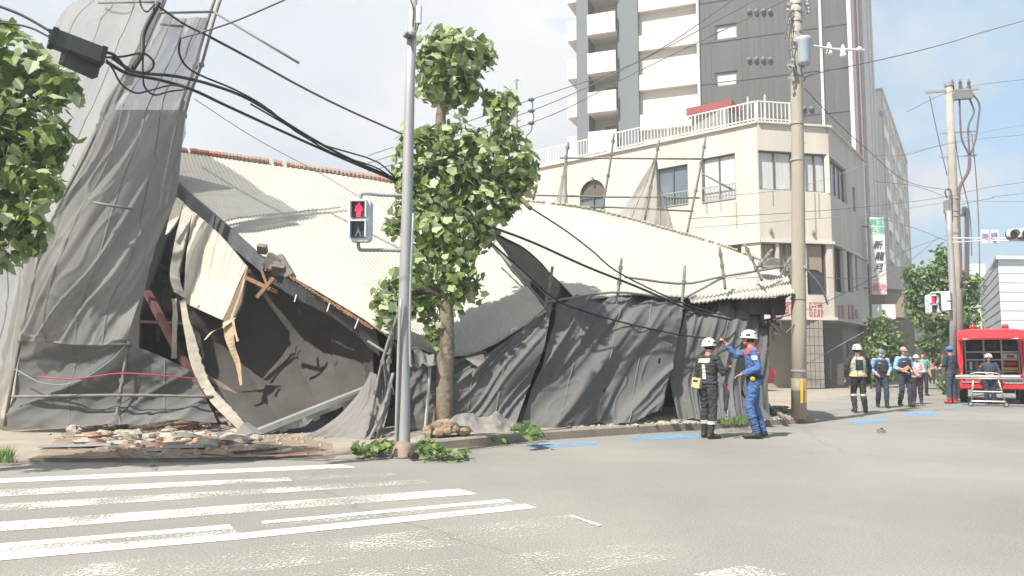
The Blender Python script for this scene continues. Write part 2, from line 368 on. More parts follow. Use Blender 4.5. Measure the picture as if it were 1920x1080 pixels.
stripe([(-60, 1033.5), (437, 992.5)], [(-60, 1040), (450, 1000)], W3)
stripe([(490, 978), (950, 936)], [(492, 983), (962, 941)], W1)
stripe([(492, 983.5), (962, 941.5)], [(495, 990), (985, 945)], W4)
stripe([(-60, 1040.5), (450, 1000.5), (985, 945.5)], [(-60, 1057), (450, 1012), (1008, 953)], W1)
stripe([(-60, 1082), (1072, 966)], [(200, 1110), (1135, 987)], W4)
stripe([(1072, 967.2), (1130, 986)], [(1067, 969), (1121, 988)], W2, z=.008)
stripe([(400, 1090), (1250, 1015)], [(900, 1110), (1320, 1040)], W4)
stripe([(1300, 1078), (1400, 1060)], [(1400, 1110), (1480, 1078)], W3)
BL = paintmat('blue_marking', (.16, .38, .64), .62, fine=6, soft=.25)
for a in ([(985, 834), (1120, 828), (1120, 834), (1000, 842)], [(1180, 819), (1310, 813), (1312, 822), (1190, 825)], [(1590, 791), (1660, 784), (1664, 791), (1600, 797)], [(1690, 777), (1755, 770), (1757, 778), (1700, 782)], [(1770, 762), (1838, 758), (1838, 761), (1775, 765)]):
    MB().add([G(x, y) + Vector((0, 0, .005)) for x, y in a], [(0, 1, 2, 3)]).build('blue_road_marking', BL, kind='structure', origin=(0, 0, 0))
def streak(pts, w1, w2):
    b = [G(x, y) for x, y in pts]; vs = []
    for i, p in enumerate(b):
        wd = w1 + (w2 - w1) * i / (len(b) - 1); d = (b[min(i + 1, len(b) - 1)] - b[max(i - 1, 0)]).normalized(); s_ = Vector((-d.y, d.x, 0)) * wd
        vs += [p - s_ + Vector((0, 0, .003)), p + s_ + Vector((0, 0, .003))]
    MB().add(vs, [(2 * i, 2 * i + 1, 2 * i + 3, 2 * i + 2) for i in range(len(b) - 1)]).build('tyre_mark', M_seam, kind='structure', origin=(0, 0, 0))


# ================================================================ BUILDINGS
def wall_uv(px, py, o, u):
    """where the line of sight through a photo point meets the wall through o along u (vertical)"""
    r = ray(px, py); n_ = Vector((u.y, -u.x, 0)); t = (Vector(o) - Vector((0, 0, CAMH))).dot(n_) / r.dot(n_); p = Vector((0, 0, CAMH)) + r * t
    return (p - Vector(o)).dot(u), p.z
def rect(o, u, x0, x1, y0, y1):
    ym = (y0 + y1) / 2; u0, _ = wall_uv(x0, ym, o, u); u1, _ = wall_uv(x1, ym, o, u); xm = (x0 + x1) / 2
    _, zt = wall_uv(xm, y0, o, u); _, zb = wall_uv(xm, y1, o, u); return (min(u0, u1), max(u0, u1), zb, zt)
def outn(u):
    n_ = Vector((u.y, -u.x, 0)); return n_ if n_.y < 0 or (abs(n_.y) < .6 and n_.x > 0 and n_.y < .3) else -n_
def holed(mb, o, u, L, z0, z1, holes, dep, nrm, mi=0):
    us = sorted({0, L} | {h for q in holes for h in q[:2]}); zs = sorted({z0, z1} | {h for q in holes for h in q[2:]})
    def pt(a, z, d=0): return Vector((o[0], o[1], 0)) + u * a + Vector((0, 0, z)) - nrm * d
    for i in range(len(us) - 1):
        for j in range(len(zs) - 1):
            a, b, c, d = us[i], us[i + 1], zs[j], zs[j + 1]; cx, cz = (a + b) / 2, (c + d) / 2
            if any(q[0] < cx < q[1] and q[2] < cz < q[3] for q in holes): continue
            mb.add([pt(a, c), pt(b, c), pt(b, d), pt(a, d)], [(0, 1, 2, 3)], mi)
    for q in holes:
        a, b, c, d = q; A = [pt(a, c), pt(b, c), pt(b, d), pt(a, d)]; B = [pt(a, c, dep), pt(b, c, dep), pt(b, d, dep), pt(a, d, dep)]
        for k in range(4): mb.add([A[k], A[(k + 1) % 4], B[(k + 1) % 4], B[k]], [(0, 1, 2, 3)], mi)
def window(parent, o, u, nrm, q, dep=.18, glass=None, mull=1, rail=False, fw=.07, fm=None):
    a, b, c, d = q; O = Vector((o[0], o[1], 0))
    def pt(s_, z, dd): return O + u * s_ + Vector((0, 0, z)) - nrm * dd
    fr = MB(); dd = dep - .05
    for s0, z0, s1, z1 in ((a, c + fw / 2, b, c + fw / 2), (a, d - fw / 2, b, d - fw / 2)): fr.beam(pt(s0 + .003, z0, dd), pt(s1 - .003, z1, dd), .06, fw)
    xs = [a + fw / 2 + .002, b - fw / 2 - .002] + [a + (b - a) * (k + 1) / (mull + 1) for k in range(mull)]
    for x in xs: fr.beam(pt(x, c + fw, dd), pt(x, d - fw, dd), fw, .06, up=nrm)
    f = fr.build('window_frame', fm or M_frame, parent)
    MB().add([pt(a, c, dep), pt(b, c, dep), pt(b, d, dep), pt(a, d, dep)], [(0, 1, 2, 3)]).build('window_pane', glass or M_glass, f)
    if rail:
        rm = MB(); h = (d - c) * .34; k = max(6, int((b - a) / .16))
        rm.beam(pt(a, c + h, -.03), pt(b, c + h, -.03), .04, .05); rm.beam(pt(a, c + .06, -.03), pt(b, c + .06, -.03), .04, .05)
        for i in range(k + 1): rm.beam(pt(a + (b - a) * i / k, c + .06, -.03), pt(a + (b - a) * i / k, c + h, -.03), .03, .03, up=nrm)
        rm.build('window_railing', M_galv, f)

# ---- white corner building
C0 = P(1420, 228, 39.5); C1 = P(1553, 233, 40.3); C2 = P(1618, 299, 47.3); H_ = 13.35
for c in (C0, C1, C2): c.z = 0
uL = Vector((-10.8, 9.6, 0)).normalized(); uC = (C1 - C0).normalized(); uR = (C2 - C1).normalized()
nL = Vector((-uL.y, uL.x, 0)); nL = nL if nL.y < 0 else -nL
nC = Vector((uC.y, -uC.x, 0)); nR = Vector((uR.y, -uR.x, 0))
LL = 21.0; C3 = C0 + uL * LL
wb = thing('corner_building', C0, 'white four-storey corner building with arched window and roof railing behind the collapsed roof', 'building')
zg = 3.45
mb = MB()
arch = rect(C0, uL, 1087, 1135, 337, 408); L1 = rect(C0, uL, 1232, 1290, 312, 388); L2 = rect(C0, uL, 1316, 1379, 292, 378)
A1 = rect(C0, uL, 1345, 1391, 456, 540); hl = [arch, L1, L2, A1]
holed(mb, C0, uL, LL, zg, H_, hl, .2, nL)
K1 = rect(C0, uC, 1421, 1488, 283, 356); K2 = rect(C0, uC, 1509, 1551, 288, 360); K3 = rect(C0, uC, 1427, 1457, 456, 550); K4 = rect(C0, uC, 1462, 1490, 456, 550); K5 = rect(C0, uC, 1513, 1552, 456, 553)
LC = (C1 - C0).length; hc = [K1, K2, K3, K4, K5]
holed(mb, C0, uC, LC, zg, H_, hc, .25, nC)
Rr1 = rect(C1, uR, 1556, 1587, 306, 372); Rr2 = rect(C1, uR, 1599, 1604, 352, 396); Rr3 = rect(C1, uR, 1565, 1582, 463, 548); Rr4 = rect(C1, uR, 1589, 1599, 470, 548); Rr5 = rect(C1, uR, 1604, 1608, 480, 545)
LR = (C2 - C1).length; hr = [Rr1, Rr2, Rr3, Rr4, Rr5]
holed(mb, C1, uR, LR, zg, H_, hr, .25, nR)
back = [C3 + Vector((4, 8, 0)), C2 + Vector((-3, 8, 0))]
ring = [C3, C0, C1, C2, back[1], back[0]]
mb.add([p + Vector((0, 0, H_ - .35)) for p in ring], [tuple(range(6))]); mb.add([p + Vector((0, 0, zg)) for p in ring], [tuple(range(5, -1, -1))])
for i in (3, 4, 5):
    a, b = ring[i], ring[(i + 1) % 6]; mb.add([a + Vector((0, 0, 0)), b, b + Vector((0, 0, H_)), a + Vector((0, 0, H_))], [(0, 1, 2, 3)])
mb.build('wall', M_cream, wb)
# parapet cap and thin storey ledges
cp = MB()
for a, b in ((C3, C0), (C0, C1), (C1, C2)):
    cp.beam(a + Vector((0, 0, H_ + .05)), b + Vector((0, 0, H_ + .05)), .30, .096)
cp.build('parapet_cap', M_cream2, wb)
lg = MB()
for z in (zg + .04, 7.35):
    for a, b, nn in ((C3, C0, nL), (C0, C1, nC), (C1, C2, nR)): lg.beam(a + nn * .05 + Vector((0, 0, z)), b + nn * .05 + Vector((0, 0, z)), .12, .14)
lg.build('ledge', M_cream2, wb)
window(wb, C0, uL, nL, L1, .2, M_glass, 1, True); window(wb, C0, uL, nL, L2, .2, M_glassw, 1, True)
window(wb, C0, uL, nL, A1, .2, M_brownb, 1)
window(wb, C0, uC, nC, K1, .25, M_glassw, 1); window(wb, C0, uC, nC, K2, .25, M_glassw, 1); window(wb, C0, uC, nC, K3, .25, M_blind, 0); window(wb, C0, uC, nC, K4, .25, M_blind, 1)
window(wb, C0, uC, nC, K5, .25, M_glassd, 0); window(wb, C1, uR, nR, Rr1, .25, M_glassw, 3); window(wb, C1, uR, nR, Rr2, .2, M_glassd, 0); window(wb, C1, uR, nR, Rr3, .25, M_glassd, 1); window(wb, C1, uR, nR, Rr4, .25, M_glassd, 0); window(wb, C1, uR, nR, Rr5, .25, M_glassd, 0)
a, b, c, d = K5; O = C0
MB().prism([O + uC * (a + .1) - nC * .2 + Vector((0, 0, d - .08)), O + uC * (b - .2) - nC * .2 + Vector((0, 0, d - .08)), O + uC * (b - .2) - nC * .2 + Vector((0, 0, c + 1.15)), O + uC * (b - .5) - nC * .2 + Vector((0, 0, c + 1.3)), O + uC * (a + .1) - nC * .2 + Vector((0, 0, c + 1.3))], -nC * .03).build('window_blind', M_blind, wb)
# arch: dark rounded head and blue glass
a, b, c, d = arch; cx = (a + b) / 2; rr = (b - a) / 2; spr = d - rr
def apt(s_, z, dd): return Vector((C0.x, C0.y, 0)) + uL * s_ + Vector((0, 0, z)) - nL * dd
am = MB()
for sgn in (-1, 1):
    arc = [apt(cx + sgn * rr * math.cos(t * math.pi / 16), spr + rr * math.sin(t * math.pi / 16), -.003) for t in range(9)]
    am.add(arc + [apt(cx + sgn * rr, d, -.003)], [tuple(range(10)) if sgn > 0 else tuple(range(9, -1, -1))])
am.build('arch_spandrel', M_cream, wb)
f = MB().beam(apt(a, spr - .1, .12), apt(b, spr - .1, .12), .06, .09).beam(apt(cx, c, .12), apt(cx, spr - .1, .12), .07, .06, up=nL).build('window_frame', M_frame, wb)
MB().add([apt(a, c, .2), apt(b, c, .2), apt(b, spr, .2), apt(a, spr, .2)], [(0, 1, 2, 3)]).build('window_pane', M_glass, f)
MB().add([apt(a, spr, .19), apt(b, spr, .19), apt(b, d, .19), apt(a, d, .19)], [(0, 1, 2, 3)]).build('arch_head_panel', M_frame, f)
# roof railing
rl = MB()
def railing(p, q, h=1.05, sp=.21):
    L = (q - p).length; n_ = max(2, int(L / sp)); u_ = (q - p) / n_
    rl.beam(p + Vector((0, 0, h)), q + Vector((0, 0, h)), .06, .06); rl.beam(p + Vector((0, 0, .15)), q + Vector((0, 0, .15)), .04, .05)
    for i in range(n_ + 1): rl.beam(p + u_ * i + Vector((0, 0, .0)), p + u_ * i + Vector((0, 0, h)), .035 if i % 8 else .07, .035 if i % 8 else .07)
zt = Vector((0, 0, H_ + .1))
railing(C0 + uL * .1 + zt, C3 + zt); railing(C0 + zt, C0 + (C1 - C0) * .62 + zt)
rl.build('roof_railing', M_white, wb)
for px, py0, py1 in ((1402, 182, 228), (1434, 178, 226)):
    a = P(px, py1, 41); b = P(px, py0, 41); MB().tube([a, b], .05, 6).build('vent_pipe', M_cream2, wb)
# stair-head roof in red
r0 = P(1287, 216, 47.5); r1 = P(1372, 199, 43.8)
MB().prism([r0, r1, r1 + Vector((1.2, 2.2, 0)), r0 + Vector((1.2, 2.2, 0))], (0, 0, .42)).build('stair_head_roof', mat('red_roof_trim', (.27, .065, .06), .6, var=.1), wb)
MB().prism([r0 + Vector((.35, .35, -1.9)), r1 + Vector((-.2, .35, -1.9)), r1 + Vector((1.1, 2.0, -1.9)), r0 + Vector((1.1, 2.0, -1.9))], (0, 0, 1.9)).build('stair_head_wall', M_greyb, wb)
# wall stains, lamps and hooks
lm = MB()
for px, py in ((1444, 433), (1524, 436), (1112, 348 - 12)):
    s_, z = wall_uv(px, py, C0, uC) if px > 1420 else wall_uv(px, py, C0, uL); u_, n2 = (uC, nC) if px > 1420 else (uL, nL)
    lm.ell(Vector((C0.x, C0.y, z)) + u_ * s_ + n2 * .08, (.09, .09, .16), None, 8, 6)
lm.build('wall_lamp', M_greyb, wb)
st = mat('rain_stain', (.25, .2, .155), .9, var=.2, alpha=.35); sm = MB()
for px, y0, y1, w_ in ((1325, 380, 402, 4), (1352, 380, 398, 3), (1381, 378, 430, 3), (1450, 358, 388, 3), (1529, 362, 440, 3), (1536, 362, 410, 3), (1505, 358, 395, 3)):
    o_, u_, n2 = (C0, uC, nC) if px > 1420 else (C0, uL, nL); q = rect(o_, u_, px - w_ / 2, px + w_ / 2, y0, y1)
    sm.add([Vector((o_.x, o_.y, z)) + u_ * s_ + n2 * .004 for s_, z in ((q[0], q[2]), (q[1], q[2]), (q[1], q[3]), (q[0], q[3]))], [(0, 1, 2, 3)])
sm.build('rain_stain', st, wb)
# ground floor, set back
gm = MB(); ins = Vector((0, 0, 0))
g0 = C0 - nC * 1.6 + uL * 1; g1 = C1 - nC * 1.6 - uR * .0; g2 = C2 - nR * .6
g1 = g1 - uC * .9
def vquad(mb_, a, b, z0, z1, mi=0): mb_.add([Vector((a.x, a.y, z0)), Vector((b.x, b.y, z0)), Vector((b.x, b.y, z1)), Vector((a.x, a.y, z1))], [(0, 1, 2, 3)], mi)
vquad(gm, C3 - nL * .8, g0, 0, zg); vquad(gm, g0, g1, 0, zg); vquad(gm, g1, g2, 0, zg); vquad(gm, g2, C2, 0, zg)
gm.build('ground_floor_wall', mat('ground_floor_render', (.27, .245, .21), .85, var=.08, scale=.6, streak=(4, 4, .2)), wb)
# tiled corner pier with joints
pr = MB(); pc = (P(1513, 728, 40), P(1547, 728, 40)); 
for p in pc: p.z = 0
tile = mat('pier_tile', (.25, .225, .195), .6, var=.1, scale=2)
tdir = (pc[1] - pc[0]).normalized(); TW = (pc[1] - pc[0]).length
for i in range(4):
    for j in range(8):
        pr.box(pc[0] + tdir * (TW * (i + .5) / 4) + Vector((0, .35, .03 + (zg - .06) * (j + .5) / 8)), (TW / 4 - .025, .7, (zg - .06) / 8 - .025), Matrix.Rotation(math.atan2(tdir.y, tdir.x), 3, 'Z'))
pr.build('tiled_pier', tile, wb)
MB().box(P(1563, 668, 41.4), (.95, .08, 2.9)).build('entrance_door', mat('dark_door', (.10, .085, .07), .4), wb)
MB().tube([P(1557, 712, 41.0), P(1557, 672, 41.0)], .03, 6).build('door_handle', M_galv, wb)
pfx = MB().box(P(1601, 672, 44.3), (.75, .05, 1.9)).build('notice_board', mat('notice_frame', (.2, .16, .15), .6), wb)
MB().box(P(1601, 672, 44.25), (.6, .04, 1.7)).build('notice_sheet', mat('notice_pink', (.30, .2, .21), .7, var=.3, scale=4), pfx)
# red shop sign band
def textobj(body, loc, size, m_, parent, u_=Vector((1, 0, 0)), ext=.01, name='lettering', shear=0, sx=1.0, origin=None):
    cu = bpy.data.curves.new(name, 'FONT'); cu.body = body; cu.size = size; cu.extrude = ext; cu.align_x = 'CENTER'; cu.align_y = 'CENTER'; cu.shear = shear
    to = bpy.data.objects.new(name, cu); C.objects.link(to)
    ang = math.atan2(u_.y, u_.x); to.matrix_world = Matrix.Translation(loc) @ Matrix.Rotation(ang, 4, 'Z') @ Matrix.Rotation(R(90), 4, 'X') @ Matrix.Diagonal((sx, 1, 1, 1))
    bpy.context.view_layer.update(); dg = bpy.context.evaluated_depsgraph_get()
    me = bpy.data.meshes.new_from_object(to.evaluated_get(dg)); me.transform(to.matrix_world); bpy.data.objects.remove(to)
    root = parent
    while root.parent: root = root.parent
    me.transform(Matrix.Translation(-root.location)); me.materials.clear(); me.materials.append(m_)
    o = bpy.data.objects.new(name, me); C.objects.link(o); o.parent = parent; return o
def panel(o_, u_, n2, x0, x1, y0, y1, m_, nm, off=.06, parent=wb):
    q = rect(o_, u_, x0, x1, y0, y1); return MB().prism([Vector((o_.x, o_.y, z)) + u_ * s_ + n2 * .003 for s_, z in ((q[0], q[2]), (q[1], q[2]), (q[1], q[3]), (q[0], q[3]))], n2 * off).build(nm, m_, parent), q
s1, q1 = panel(C0, uC, nC, 1452, 1500, 566, 601, M_redsign, 'shop_sign'); s2, q2 = panel(C0, uC, nC, 1517, 1540, 567, 601, M_redsign, 'shop_sign')
calm = mat('sign_calligraphy', (.62, .45, .42), .6)
for q, tx, sg in ((q1, '焼肉', s1), (q2, '新', s2)):
    textobj(tx, Vector((C0.x, C0.y, (q[2] + q[3]) / 2)) + uC * ((q[0] + q[1]) / 2) + nC * .075, .75, calm, sg, uC)
sb = MB()
for px in (1571, 1578, 1590, 1597, 1604):
    sb = MB(); q = rect(C1, uR, px, px + 4, 572 if px < 1600 else 580, 598); vs = [Vector((C1.x, C1.y, z)) + uR * s_ + nR * .003 for s_, z in ((q[0], q[2]), (q[1], q[2]), (q[1], q[3]), (q[0], q[3]))]; sb.prism(vs, nR * .04); sb.build('shop_sign', M_redsign, wb)

# ---- condominium tower
T0 = P(1590, 100, 52); T0.z = 0; uT = Vector((-.934, .358, 0)); nT = Vector((-.358, -.934, 0)); uS = Vector((.5, .866, 0)); nS = Vector((.866, -.5, 0)); TZ = 44
tw = thing('condominium_tower', T0, 'tall condominium tower with grey cladding and cream balconies rising above the white corner building', 'building')
q = {k: wall_uv(k, 100, T0, uT)[0] for k in (1065, 1083, 1105, 1160, 1198, 1306, 1312)}
def tp(s_, z, dd=0): return T0 + uT * s_ + Vector((0, 0, z)) - nT * dd
gb = MB(); Wg = q[1312]
wins = [rect(T0, uT, 1341, 1384, y, y + 29) for y in (45, 134, -44)]
holed(gb, T0, uT, Wg, 0, TZ, wins, .15, nT)
SL = 14.8
gb.prism([tp(0, 0, .0), tp(0, 0, .0) + uS * SL, tp(Wg, 0) + uS * SL, tp(Wg, 0) + uS * .02][0:4], (0, 0, TZ)) if False else None
A = tp(0, 0); B = A + uS * SL; D = tp(Wg, 0); E = D + uS * SL
for a, b in ((A, B), (B, E), (E, D)): gb.add([a, b, b + Vector((0, 0, TZ)), a + Vector((0, 0, TZ))], [(0, 1, 2, 3)])
gb.add([p + Vector((0, 0, TZ)) for p in (A, B, E, D)], [(0, 1, 2, 3)])
gb.build('grey_wing', M_towerg, tw)
rb = MB(); k = 0; s_ = .15
while s_ < Wg - .1:
    if not any(w_[0] - .1 < s_ < w_[1] + .1 for w_ in wins): rb.beam(tp(s_, 8, -.012), tp(s_, TZ - .1, -.012), .05, .03, up=nT)
    s_ += .42
for z in range(12, 44, 3): rb.beam(tp(.02, z, -.02), tp(Wg, z, -.02), .05, .05)
rb.build('cladding_rib', M_towerg, tw)
for w_ in wins: window(tw, T0, uT, nT, w_, .15, M_glassw, 0, fw=.12)
vt = MB()
for y0 in (112 , 22, 202 + 2):
    for px in ((1405, 1418, 1431, 1444) if y0 != 204 else (1507, 1521)):
        s2_, z = wall_uv(px, y0, T0, uT); vt.ell(tp(s2_, z, -.12), (.17, .17, .17), None, 8, 6)
vt.build('vent_cowl', M_pilg, tw)
for px in (1310, 1540):
    s2_, z = wall_uv(px, 100, T0, uT); MB().tube([tp(s2_, 10, -.12), tp(s2_, TZ, -.12)], .1, 8).build('drain_pipe', M_white, tw)
# recessed cream wing
cw = MB(); rec = 1.5; q8 = q[1198]; Wl = q[1065]
pts = [tp(Wg + .01, 0, .3), tp(q8, 0, .3), tp(q8, 0, rec), tp(q[1083], 0, rec), tp(q[1083], 0, 8), tp(Wg, 0, 8)]
cw.prism(pts, (0, 0, TZ)); cw.build('cream_wing', M_cream2, tw)
for s0, s1_ in ((q[1160], q[1198]), (q[1083] - .0, q[1105])):
    MB().prism([tp(s0, 0, -.25), tp(s1_, 0, -.25), tp(s1_, 0, rec + .4), tp(s0, 0, rec + .4)], (0, 0, TZ)).build('pilaster', M_pilg, tw)
for kf in range(-2, 12):
    # the wide cream gallery bands
    _, zb = wall_uv(1250, 165 - 0, T0, uT); z = zb + 2.98 * (kf - 5) + 2.98 * 4
    if z > 9:
        MB().prism([tp(q[1198] + .02 - .04, z, -.15), tp(Wg + .02, z, -.15), tp(Wg + .02, z, rec - .02), tp(q[1198] - .04, z, rec - .02)][:2] + [tp(Wg + .02, z, .28), tp(q[1198] - .04, z, .28)], (0, 0, 1.15)).build('gallery_band', M_cream2, tw)
    _, zb2 = wall_uv(1132, 215, T0, uT); z = zb2 + 2.98 * (kf - 1)
    if z > 9:
        bl = MB(); s0, s1_ = q[1105] - .05, q[1160] + .05
        bl.box((0, 0, 0), (0, 0, 0)); bl = MB()
        bl.prism([tp(s1_, z, -.75), tp(s0, z, -.75), tp(s0, z, rec - .02), tp(s1_, z, rec - .02)], (0, 0, .22))
        bl.prism([tp(s1_, z + .22, -.75), tp(s0, z + .22, -.75), tp(s0, z + .22, -.6), tp(s1_, z + .22, -.6)], (0, 0, 1.35))
        bl.build('balcony', M_cream2, tw)
        MB().prism([tp(q[1160] + 1.45, z + .25, rec - .15), tp(q[1160] + .5, z + .25, rec - .15), tp(q[1160] + .5, z + .25, rec - .02), tp(q[1160] + 1.45, z + .25, rec - .02)], (0, 0, 2.2)).build('balcony_door', M_blind, tw)
        bl = MB(); s0, s1_ = q[1065] + .0, q[1083] + .02
        bl.prism([tp(s0, z, -.2), tp(s1_, z, -.2), tp(s1_, z, 2.2), tp(s0, z, 2.2)], (0, 0, 1.5)); bl.build('side_balcony', M_cream2, tw)
M_strip = mat('pale_pink_strip', (.66, .58, .55), .8, var=.05)
for s0, s1_, mm in ((0.02, 3.3, M_strip), (7.4, 12.4, M_strip)):
    MB().prism([A + uS * s0 + nS * .01, A + uS * s1_ + nS * .01, A + uS * s1_ + nS * .4, A + uS * s0 + nS * .25], (0, 0, TZ)).build('pale_strip', mm, tw)
for s0 in (.5, 8.6, 11.2): MB().tube([A + uS * s0 + nS * .5, A + uS * s0 + nS * .5 + Vector((0, 0, TZ))], .08, 6).build('drain_pipe', M_rust if s0 == .5 else M_white, tw)

# ---- apartment block beyond
B0 = P(1651, 180, 69); B0.z = 0; HB = 25.2
ab = thing('apartment_block', B0, 'eight-storey apartment block with rows of brown recessed galleries beyond the grey tower', 'building')
am = MB(); holes = []; LB = 30
for fl in range(8):
    for by in range(4): holes.append((.7 + by * 7.3, .7 + by * 7.3 + 6.2, 2.9 + fl * 2.86 + .02, 2.9 + fl * 2.86 + 1.85))
holed(am, B0, uS, LB, 0, HB, holes, .5, nS, 0)
Bw = -nS * 12
for a, b in ((B0 + uS * LB, B0 + uS * LB + Bw), (B0 + uS * LB + Bw, B0 + Bw), (B0 + Bw, B0)): am.add([a, b, b + Vector((0, 0, HB)), a + Vector((0, 0, HB))], [(0, 1, 2, 3)])
am.add([p + Vector((0, 0, HB)) for p in (B0, B0 + uS * LB, B0 + uS * LB + Bw, B0 + Bw)], [(0, 1, 2, 3)])
am.build('wall', mat('block_render', (.80, .76, .70), .8, var=.05), ab)
MB().add([B0 - nS * .49 + Vector((0, 0, 1)), B0 + uS * LB - nS * .49 + Vector((0, 0, 1)), B0 + uS * LB - nS * .49 + Vector((0, 0, HB - .1)), B0 - nS * .49 + Vector((0, 0, HB - .1))], [(0, 1, 2, 3)]).build('gallery_wall', mat('gallery_brown', (.28, .165, .115), .85, var=.2, scale=.8), ab)
pm = MB()
for by in range(5): pm.beam(B0 + uS * (.35 + by * 7.3) + nS * .08 + Vector((0, 0, 2.5)), B0 + uS * (.35 + by * 7.3) + nS * .08 + Vector((0, 0, HB - .2)), .5, .15, up=nS)
pm.build('pier', mat('block_pier', (.60, .55, .52), .8, var=.05), ab)
dm = MB()
for fl in range(8):
    for by in range(4): dm.beam(B0 + uS * (4.0 + by * 7.3) - nS * .45 + Vector((0, 0, 2.9 + fl * 2.86 + .05)), B0 + uS * (4.0 + by * 7.3) - nS * .45 + Vector((0, 0, 2.9 + fl * 2.86 + 1.8)), 2.2, .05, up=nS)
dm.build('gallery_door', M_frame, ab)
MB().prism([B0 + nS * .2 + Vector((0, 0, HB)), B0 + uS * LB + nS * .2 + Vector((0, 0, HB)), B0 + uS * LB - nS * 12 + Vector((0, 0, HB)), B0 - nS * 12 + Vector((0, 0, HB))], (0, 0, .3)).build('roof_slab', M_cream2, ab)
MB().ell(P(1656, 212, 66), (.35, .35, .35)).build('round_sign', M_white, ab)

# ---- small buildings at street level
b = thing('brown_shop', P(1675, 700, 56) * 1, 'brown two-storey shop behind the vertical restaurant signboard', 'building'); b.location.z = 0
p0 = P(1634, 700, 54); p1 = P(1692, 700, 56); p0.z = p1.z = 0
MB().prism([p0, p1, p1 + Vector((5, 8, 0)), p0 + Vector((0, 9, 0))], (0, 0, 7.2)).build('wall', M_brownb, b)
MB().prism([p0 + Vector((-.2, -.7, 6.3)), p1 + Vector((.3, -.7, 6.3)), p1 + Vector((5, 8, 6.3)), p0 + Vector((0, 9, 6.3))], (0, 0, 1.6)).build('fascia', M_greyb, b)
f = MB().box(P(1675, 560, 55.2), (1.7, .1, 2.9)).build('window_frame', M_frame, b); MB().box(P(1675, 560, 55.1), (1.4, .1, 2.6)).build('window_pane', M_blind, f)
MB().box(P(1652, 585, 54.6), (1.6, .8, 1.0)).build('awning', M_white, b)
b = thing('pale_house', P(1712, 690, 80), 'pale plain house at the end of the street left of the round tree', 'building'); b.location.z = 0
p0 = P(1690, 690, 78); p1 = P(1760, 690, 80); p0.z = p1.z = 0
MB().prism([p0, p1, p1 + Vector((5, 8, 0)), p0 + Vector((5, 9, 0))], (0, 0, 7.5)).build('wall', M_cream, b)
for i, px in enumerate((1700, 1711, 1740)): 
    f = MB().box(P(px, 605, 77.4), (.5, .3, 2.6)).build('shutter', M_white, b)
MB().box(P(1738, 640, 74), (4.6, 2.0, 1.2)).build('awning', mat('brown_awning', (.17, .10, .06), .7), b)
MB().box(P(1732, 632, 72.9), (1.7, .08, .7)).build('shop_board', M_white, b)
# far-right warehouse with white horizontal siding
b = thing('siding_warehouse', P(1882, 690, 58), 'white warehouse with horizontal metal siding behind the red rescue vehicle', 'building'); b.location.z = 0
w0 = P(1846, 690, 75); w1 = P(1882, 690, 56); w2 = w1 + Vector((30, 1.5, 0)); 
for p in (w0, w1, w2): p.z = 0
HW = (678 - 486) / 1500 * 56 + 1.35
MB().prism([w0, w1, w2, w2 + Vector((0, 20, 0))], (0, 0, HW)).build('wall', mat('white_siding', (.60, .62, .66), .6, var=.04, scale=.5), b)
sm = MB(); z = .25; k_ = 0
while z < HW:
    for a, c in ((w0, w1), (w1, w2)):
        d = (c - a).normalized(); nn = Vector((d.y, -d.x, 0)); nn = nn if nn.dot(a) < 0 else -nn
        vs = [Vector((a.x, a.y, z)) + nn * .01, Vector((c.x, c.y, z)) + nn * .01, Vector((c.x, c.y, z + .07)) + nn * .035, Vector((a.x, a.y, z + .07)) + nn * .035, Vector((c.x, c.y, z + .62)) + nn * .01, Vector((a.x, a.y, z + .62)) + nn * .01]
        sm.add(vs, [(0, 1, 2, 3), (3, 2, 4, 5)])
    z += .66
sm.build('siding', mat('white_siding', (.46, .47, .50)), b)
MB().prism([w0 + Vector((0, -.3, HW)), w1 + Vector((-.3, -.3, HW)), w2 + Vector((0, -.3, HW)), w2 + Vector((0, 20, HW))], (0, 0, .22)).build('roof_edge', M_white, b)
b = thing('far_white_block', P(1836, 680, 95), 'small white block far off between the round tree and the warehouse', 'building'); b.location.z = 0
p0 = P(1818, 690, 95); p1 = P(1858, 690, 95); p0.z = p1.z = 0
MB().prism([p0, p1, p1 + Vector((3, 8, 0)), p0 + Vector((3, 8, 0))], (0, 0, 13)).build('wall', M_white, b)
MB().box(P(1840, 540, 94.6), (1.6, .3, 1.4)).build('window', M_glass, b)
# vertical restaurant signboard
sg = thing('vertical_signboard', P(1645, 728, 46), 'tall vertical white restaurant signboard with green, black and pink lettering on the grey pillar', 'signboard'); sg.location.z = 0
g0 = P(1631, 480, 46); g1 = P(1658, 480, 46); zt_ = P(1645, 408, 46).z; zb_ = P(1645, 552, 46).z; Wd = g1.x - g0.x; cx = (g0.x + g1.x) / 2
MB().box((cx, 46, (zt_ + zb_) / 2), (Wd, .28, zt_ - zb_)).build('sign_box', M_white, sg)
grn = mat('sign_green', (.16, .42, .28), .6); pnk = mat('sign_pink', (.55, .2, .26), .6); blk = mat('sign_black', (.03, .035, .04), .6)
y_ = 46 - .16
MB().box((cx, 46 - .145, zt_ - .55), (Wd * .9, .01, .95)).build('green_panel', mat('sign_pale_green', (.42, .58, .50), .6, var=.05), sg)
textobj('韓国', Vector((cx, y_, zt_ - .32)), .42, grn, sg); textobj('料理', Vector((cx, y_, zt_ - .78)), .42, grn, sg)
for i, t_ in enumerate('新龍月'): textobj(t_, Vector((cx + (.04 if i % 2 else -.03), y_, zt_ - 1.65 - i * .66)), .54, blk, sg, shear=.25, ext=.012)
MB().box((cx, 46 - .145, zb_ + .36), (Wd * .9, .01, .62)).build('pink_panel', mat('sign_pale_pink', (.62, .42, .45), .6, var=.05), sg)
